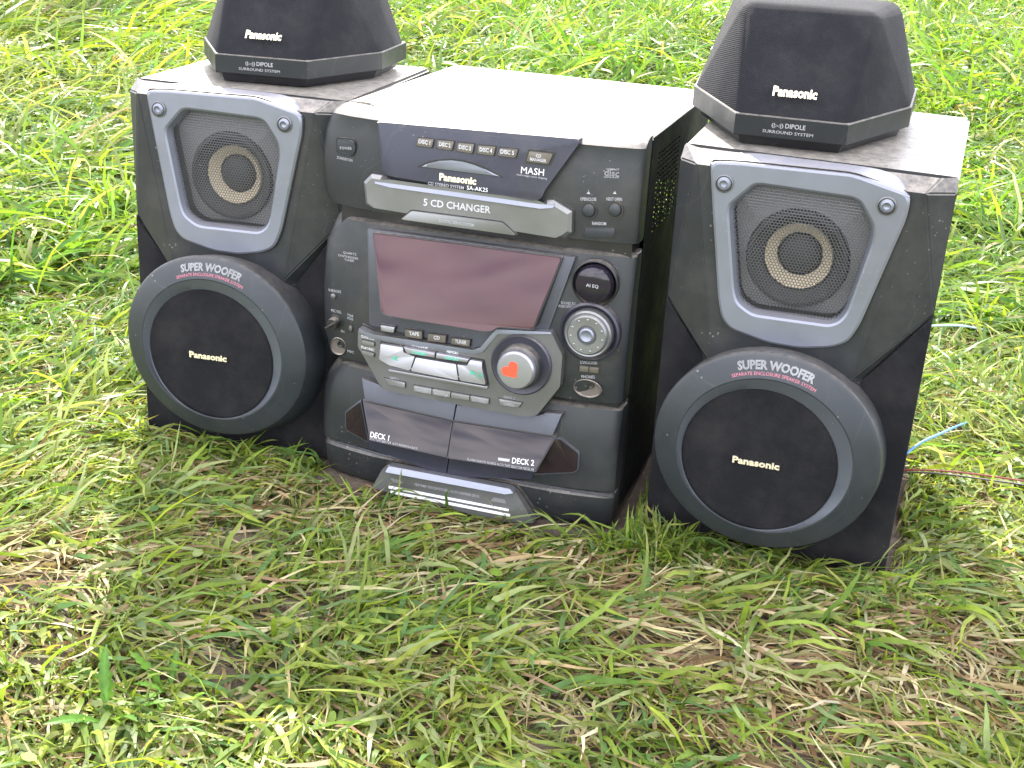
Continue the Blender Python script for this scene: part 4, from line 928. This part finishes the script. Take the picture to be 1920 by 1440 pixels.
# straw and dead blades matted near the soil
x, y = scatter(100000, -1.0, 1.05, .58, 1.75)
k = rng.uniform(0, 1, len(x)) < .34 + .95 * patch(x, y, STRAW) + .15 * (vnoise(x, y, 5, 12) > .55)
k &= rng.uniform(0, 1, len(x)) > .93 * patch(x, y, BARE)
x, y = x[k], y[k]; n = len(x)
S.append(blades(x, y, rng.uniform(.025, .10, n), rng.uniform(.0012, .0042, n), flow(x, y) + rng.normal(0, .8, n), np.radians(rng.uniform(-5, 22, n)), np.radians(rng.uniform(0, 40, n)),
                colours(n, PAL_S, (3, 3, 2, 3, 3, 2.5)), 5, zl=rng.uniform(.0008, .010, n)))
# tufts leaning against the feet of the cabinets
tx, ty = [], []
for c, s, ox, oy, hw, y0, y1, zl_, h in (FOOT[0],) + (FOOT[1], FOOT[2]) * 2:
    u = rng.uniform(-hw - .03, hw + .03, 380); v = y0 - rng.gamma(1.6, .016, 380) - .002
    tx.append(ox + c * u - s * v); ty.append(oy + s * u + c * v)
c, s, ox, oy, hw = FOOT[0][:5]
u = rng.uniform(hw - .015, hw + .07, 900); v = rng.uniform(-.02, .30, 900); tx.append(ox + c * u - s * v); ty.append(oy + s * u + c * v)
x, y = np.concatenate(tx), np.concatenate(ty); n = len(x)
mlen = np.where(np.arange(n) < 380, 1.0, 1.2)
G.append(blades(x, y, rng.uniform(.015, .055, n) * mlen, rng.uniform(.0015, .0040, n), rng.uniform(0, 2 * pi, n), np.radians(rng.uniform(10, 75, n)), np.radians(rng.uniform(30, 110, n)), colours(n, PAL_G, (3, 4, 3, 2, 2, 1)), 7))
c, s, ox, oy, hw = FOOT[0][:5]
u = rng.uniform(hw - .012, hw + .06, 2600); v = rng.uniform(-.03, .26, 2600); x, y = ox + c * u - s * v, oy + s * u + c * v; n = len(x)
G.append(blades(x, y, rng.uniform(.012, .045, n), rng.uniform(.0015, .0038, n), rng.normal(pi / 2 - .3, .5, n) + pi * (rng.uniform(0, 1, n) > .5), np.radians(rng.uniform(25, 85, n)), np.radians(rng.uniform(10, 80, n)), colours(n, PAL_G, (3, 4, 3, 2, 2, 1)), 4))
# middle and far lawn, lusher, sunlit
def far(n, lo, hi, hmin, hmax, wmin, wmax, seg, up):
    x, y = scatter(n, -4.6, 4.6, lo, hi); k = y > 1.55; x, y = x[k], y[k]; n = len(x)
    mat_ = np.clip(1.6 - np.hypot((x + 1.15) / 1.0, (y - 3.2) / 1.5) * 1.3, 0, 1)      # long combed mat at the upper left
    h = np.where(rng.uniform(0, 1, n) < mat_, rng.normal(.15, .35, n), flow(x, y) + rng.normal(0, 1.0, n))
    cl_ = vnoise(x, y, 5.5, 31); h = h + (vnoise(x, y, 6.5, 33) - .5) * 5
    c = colours(n, PAL_F, (2.5, 3.5, 3, 1.6, 1.5, 1.5)) * (.78 + .5 * cl_)[:, None]; c2 = colours(n, PAL_G, (3, 4, 2, 4, 3, 1))
    c = np.where((rng.uniform(0, 1, n) < mat_)[:, None], c2, c)
    pale = rng.uniform(0, 1, n) < .06; c[pale] = colours(pale.sum(), PAL_S, (3, 1, 4, .5, 2, .3))
    li = np.radians(np.clip(rng.normal(up, 22, n) - 18 * mat_, 4, 88))
    return blades(x, y, rng.uniform(hmin, hmax, n) * (1 + .5 * mat_) * (.6 + .7 * cl_), rng.uniform(wmin, wmax, n), h, li, np.radians(rng.uniform(30, 110, n)), c, seg, zl=rng.uniform(.002, .035, n))
G.append(far(90000, 1.5, 3.0, .06, .165, .0032, .0074, 5, 38))
G.append(far(80000, 2.9, 6.6, .09, .22, .0046, .0105, 5, 40))
# sparser lawn all round, outside the picture
n = 26000; r = rng.uniform(0, 1, n) ** .7 * 9; a = rng.uniform(0, 2 * pi, n); x, y = r * np.cos(a), 1.6 + r * np.sin(a)
k = ((np.abs(x - .02 * y) > .14 + .50 * y) & (y > .3)) | (y > 6.4) | (y < .15)
k &= rng.uniform(0, 1, len(x)) < np.clip(np.hypot(x, y - .7) * 1.2, .1, 1); x, y = x[k], y[k]; n = len(x)
G.append(blades(x, y, rng.uniform(.05, .15, n), np.minimum(.012, .004 + .003 * np.hypot(x, y - .7)) * rng.uniform(.7, 1.2, n), rng.uniform(0, 2 * pi, n), np.radians(rng.uniform(20, 80, n)), np.radians(rng.uniform(30, 100, n)), colours(n, PAL_F, (3, 4, 3, 1, 2, 1)), 3))
grass_object('grass', G, M['grass'], 'long trodden green grass covering the lawn round the stereo', 'grass')
grass_object('dry_grass', S, M['straw'], 'matted straw coloured dead grass lying on the bare soil in front', 'dry grass')

# clover and small weeds among the far grass: little round leaflets
def leaflets(n, x0, x1, y0, y1, r0, r1, pal, w, zz):
    x, y = scatter(n, x0, x1, y0, y1); n = len(x)
    k = vnoise(x, y, 2.4, 21) > .45; x, y = x[k], y[k]; n = len(x)
    k = ~blocked(x, y, np.zeros(n), .02); x, y = x[k], y[k]; n = len(x)
    z = gheight(x, y) + rng.uniform(*zz, n); r = rng.uniform(r0, r1, n); tilt = rng.normal(0, .45, n); rot_ = rng.uniform(0, 2 * pi, n)
    a = np.linspace(0, 2 * pi, 9)[:-1][None, :]; rr = r[:, None] * (1 + .12 * np.cos(2 * a))
    u, v = rr * np.cos(a), rr * np.sin(a) * .8
    ct, st = np.cos(tilt)[:, None], np.sin(tilt)[:, None]; c_, s_ = np.cos(rot_)[:, None], np.sin(rot_)[:, None]
    X_, Y_, Z_ = u * c_ - v * ct * s_, u * s_ + v * ct * c_, v * st
    V = np.stack([x[:, None] + X_, y[:, None] + Y_, z[:, None] + Z_], -1).reshape(-1, 3)
    i0 = np.arange(n)[:, None] * 8
    F = np.concatenate([np.stack([i0[:, 0] + q, i0[:, 0] + q + 1, i0[:, 0] + (5 - q) + 1, i0[:, 0] + (6 - q) + 1], -1) for q in (0, 1, 2)]) if False else np.concatenate([i0 + np.array([[0, 1, 6, 7]]), i0 + np.array([[1, 2, 5, 6]]), i0 + np.array([[2, 3, 4, 5]])])
    T = np.repeat(colours(n, pal, w), 8, 0)
    return V, F, T
grass_object('clover', [leaflets(5000, -3, 3.4, 1.6, 6.0, .004, .009, PAL_F, (2, 4, 4, 2, 2, 2), (.02, .07)), leaflets(300, -.8, .9, .6, 1.6, .003, .006, PAL_G, (3, 4, 4, 3, 2, 1), (.004, .02))],
             M['grass'], 'small round clover leaves scattered through the grass', 'clover')

# crumbs of soil on the bare patches
parts = []
n = 1500; x, y = scatter(n, -.6, .6, .6, 1.05); k = (patch(x, y, BARE) > .25) | (rng.uniform(0, 1, len(x)) < .1); x, y = x[k], y[k]; n = len(x)
r = .0012 + rng.gamma(1.2, .0016, n); base_ = np.array([(1, 0, 0), (0, 1, 0), (-1, 0, 0), (0, -1, 0), (0, 0, 1), (0, 0, -1)], float)
V = base_[None] * r[:, None, None] * rng.uniform(.6, 1.2, (n, 6, 3)) + rng.normal(0, .25, (n, 6, 3)) * r[:, None, None]
V[:, :, 0] += x[:, None]; V[:, :, 1] += y[:, None]; V[:, :, 2] += gheight(x, y)[:, None] + r[:, None] * .3
tri = np.array([(0, 1, 4), (1, 2, 4), (2, 3, 4), (3, 0, 4), (1, 0, 5), (2, 1, 5), (3, 2, 5), (0, 3, 5)])
F = (np.arange(n)[:, None, None] * 6 + tri[None]).reshape(-1, 3)
me = mesh_np('soil_crumbs', V.reshape(-1, 3), F, 3); o = link('soil_crumbs', me, M['soilc'] if 'soilc' in M else m)
o['kind'] = 'stuff'; o['label'] = 'small crumbs of dry soil on the bare patches'; o['category'] = 'soil'

# ------------------------------------------------------------------ dandelion at the lower left, cables behind the right loudspeaker
def leaf_mesh(name, L, W, jag, lift, curl, tint):
    n = 16; V, F = [], []
    for i in range(n + 1):
        t = i / n; w = W * max(.02, math.sin(pi * min(1, t * .97 + .02))) ** .8 * (1 - .75 * jag * (i % 2)) * (.30 + .9 * t)
        el = lift - curl * t; xx = L * (math.sin(lift) - math.sin(el)) / curl if False else L * t * math.cos(lift - curl * t * .5); zz = L * t * math.sin(lift - curl * t * .5)
        V += [(xx, -w, zz + w * .25), (xx, 0, zz), (xx, w, zz + w * .25)]
    for i in range(n):
        for s in (0, 1): F.append((3 * i + s, 3 * i + s + 1, 3 * i + s + 4, 3 * i + s + 3))
    me = bpy.data.meshes.new(name); me.from_pydata(V, [], F)
    at = me.attributes.new('tint', 'FLOAT_COLOR', 'POINT')
    for i, d in enumerate(at.data): d.color = (*[c * (1.5 if i % 3 == 1 else 1) for c in tint], 1)
    me.materials.append(M['grass']); return me
LM = [leaf_mesh('leaf', .058, .0065, .6, .9, .9, (.09, .19, .02)), leaf_mesh('leaf', .048, .0055, .8, .5, .8, (.12, .24, .025)), leaf_mesh('leaf', .066, .0070, .5, 1.0, .9, (.08, .17, .03))]
def weed(x, y, k, label, cat, seed, sc=1.0):
    r = random.Random(seed); root = thing('dandelion_plant', label, cat, 'broad leaved weeds in the grass'); root.location = (x, y, float(gheight(np.array([x]), np.array([y]))[0]))
    for i in range(k):
        o = link('leaf', LM[i % 3], None, root); o.rotation_euler = (r.uniform(-.3, .3), r.uniform(-.3, .2), 2 * pi * i / k + r.uniform(-.4, .4)); s = r.uniform(.7, 1.05) * sc; o.scale = (s, s, s)
for a in [(-0.2606, 0.7079, 9, 'bright green dandelion with long upright leaves near the lower left corner', 'weed', 1, 1.0), (-0.2302, 0.7426, 8, 'small jagged dandelion rosette beside the bare soil, right of the upright one', 'weed', 2, 0.75), (0.6781, 2.0221, 7, 'broad leaved weed in the sunny grass right of the right loudspeaker', 'weed', 3, 1.1)]: weed(*a)
def cable(name, pts, r, mat, label, cat='cable', group=None):
    cu = bpy.data.curves.new(name, 'CURVE'); cu.dimensions = '3D'; cu.bevel_depth = r; cu.bevel_resolution = 3; cu.resolution_u = 8
    s = cu.splines.new('NURBS'); s.points.add(len(pts) - 1)
    for p, q in zip(s.points, pts): p.co = (*q, 1)
    s.use_endpoint_u = True; s.order_u = 4
    o = bpy.data.objects.new(name, cu); col.objects.link(o); bpy.context.view_layer.update()
    me = bpy.data.meshes.new_from_object(o.evaluated_get(bpy.context.evaluated_depsgraph_get())); bpy.data.objects.remove(o)
    me.materials.clear(); me.materials.append(mat)
    for p in me.polygons: p.use_smooth = True
    o = bpy.data.objects.new(name, me); col.objects.link(o); o['label'] = label; o['category'] = cat
    if group: o['group'] = group
    return o
for a in [('speaker_cable', [(0.3834, 1.1406, 0.012), (0.3951, 1.1475, 0.022), (0.4111, 1.156, 0.028), (0.4315, 1.1747, 0.026), (0.4567, 1.2139, 0.016), (0.4846, 1.2533, 0.004)], 0.0013, 'blue', 'blue cable end rising out of the grass beside the right loudspeaker'), ('speaker_cable', [(0.3781, 1.1187, 0.01), (0.3903, 1.1104, 0.016), (0.4192, 1.106, 0.018), (0.4514, 1.1093, 0.014), (0.4796, 1.1021, 0.014), (0.5265, 1.1139, 0.004)], 0.0009, 'redc', 'red cable running off to the right at the foot of the right loudspeaker'), ('speaker_cable', [(0.378, 1.117, 0.008), (0.3904, 1.1099, 0.014), (0.4236, 1.1026, 0.016), (0.4547, 1.1024, 0.012), (0.4835, 1.0976, 0.012), (0.5268, 1.1008, 0.004)], 0.0009, 'black', 'black cable twisted alongside the red one at the foot of the right loudspeaker'), ('speaker_cable', [(0.5151, 1.5253, 0.012), (0.5252, 1.5037, 0.022), (0.5429, 1.5079, 0.022), (0.5638, 1.5103, 0.02), (0.5967, 1.5418, 0.004)], 0.0013, 'cyan', 'pale blue cable in the sunny grass behind the right loudspeaker')]: cable(a[0], a[1], a[2], M[a[3]], a[4], 'cable', 'loose speaker cables behind the right loudspeaker')

# ------------------------------------------------------------------ bush added out of view past the upper left corner to shade the lawn
sh = thing('added_shrub', 'leafy green bush added out of view past the upper left corner to shade the grass', 'added_shrub'); sh.location = (-2.35, 5.9, 0)
bm = bmesh.new()
rr_ = random.Random(4)
for i in range(9):
    a = rr_.uniform(0, 2 * pi); tip = Vector((math.cos(a) * rr_.uniform(.2, .8), math.sin(a) * rr_.uniform(.2, .6), rr_.uniform(1.0, 1.7))); b0_ = Vector((rr_.uniform(-.1, .1), rr_.uniform(-.1, .1), -.03)); prev = None
    for k in range(6):
        q = b0_.lerp(tip, k / 5) + Vector((rr_.uniform(-.03, .03), rr_.uniform(-.03, .03), 0)); r = .022 * (1 - k / 6)
        ring = [bm.verts.new((q.x + r * math.cos(pi / 3 * j), q.y + r * math.sin(pi / 3 * j), q.z)) for j in range(6)]
        if prev: [bm.faces.new((prev[j], prev[(j + 1) % 6], ring[(j + 1) % 6], ring[j])) for j in range(6)]
        prev = ring
link('stems', bmesh_done(bm, 'stems'), plastic('bark', (.09, .065, .045), .9), sh)
n = 15000; d = rng.normal(0, 1, (n, 3)); d /= np.linalg.norm(d, axis=1)[:, None]; rad = rng.uniform(.45, 1, n) ** .6
P = d * rad[:, None] * np.array([1.25, .85, .85]) * (1 + .22 * np.sin(d[:, :1] * 7 + d[:, 1:2] * 5) + .15 * np.sin(d[:, 2:] * 11)); P[:, 2] += .95; P = P[P[:, 2] > .08]; n = len(P)
u = rng.normal(0, 1, (n, 3)); u /= np.linalg.norm(u, axis=1)[:, None]; v = np.cross(u, rng.normal(0, 1, (n, 3))); v /= np.linalg.norm(v, axis=1)[:, None]
L_ = rng.uniform(.025, .05, n)[:, None]
V = np.stack([P - u * L_, P + v * L_ * .4, P + u * L_, P - v * L_ * .4], 1).reshape(-1, 3); F = np.arange(n * 4).reshape(-1, 4)
me = mesh_np('foliage', V, F, 4); at = me.attributes.new('tint', 'FLOAT_COLOR', 'POINT'); T = np.repeat(colours(n, PAL_G, (4, 3, 1, 2, 0, 1)) * .8, 4, 0)
at.data.foreach_set('color', np.concatenate([T, np.ones((len(T), 1))], 1).astype(np.float32).ravel())
link('foliage', me, M['grass'], sh)['kind'] = 'stuff'
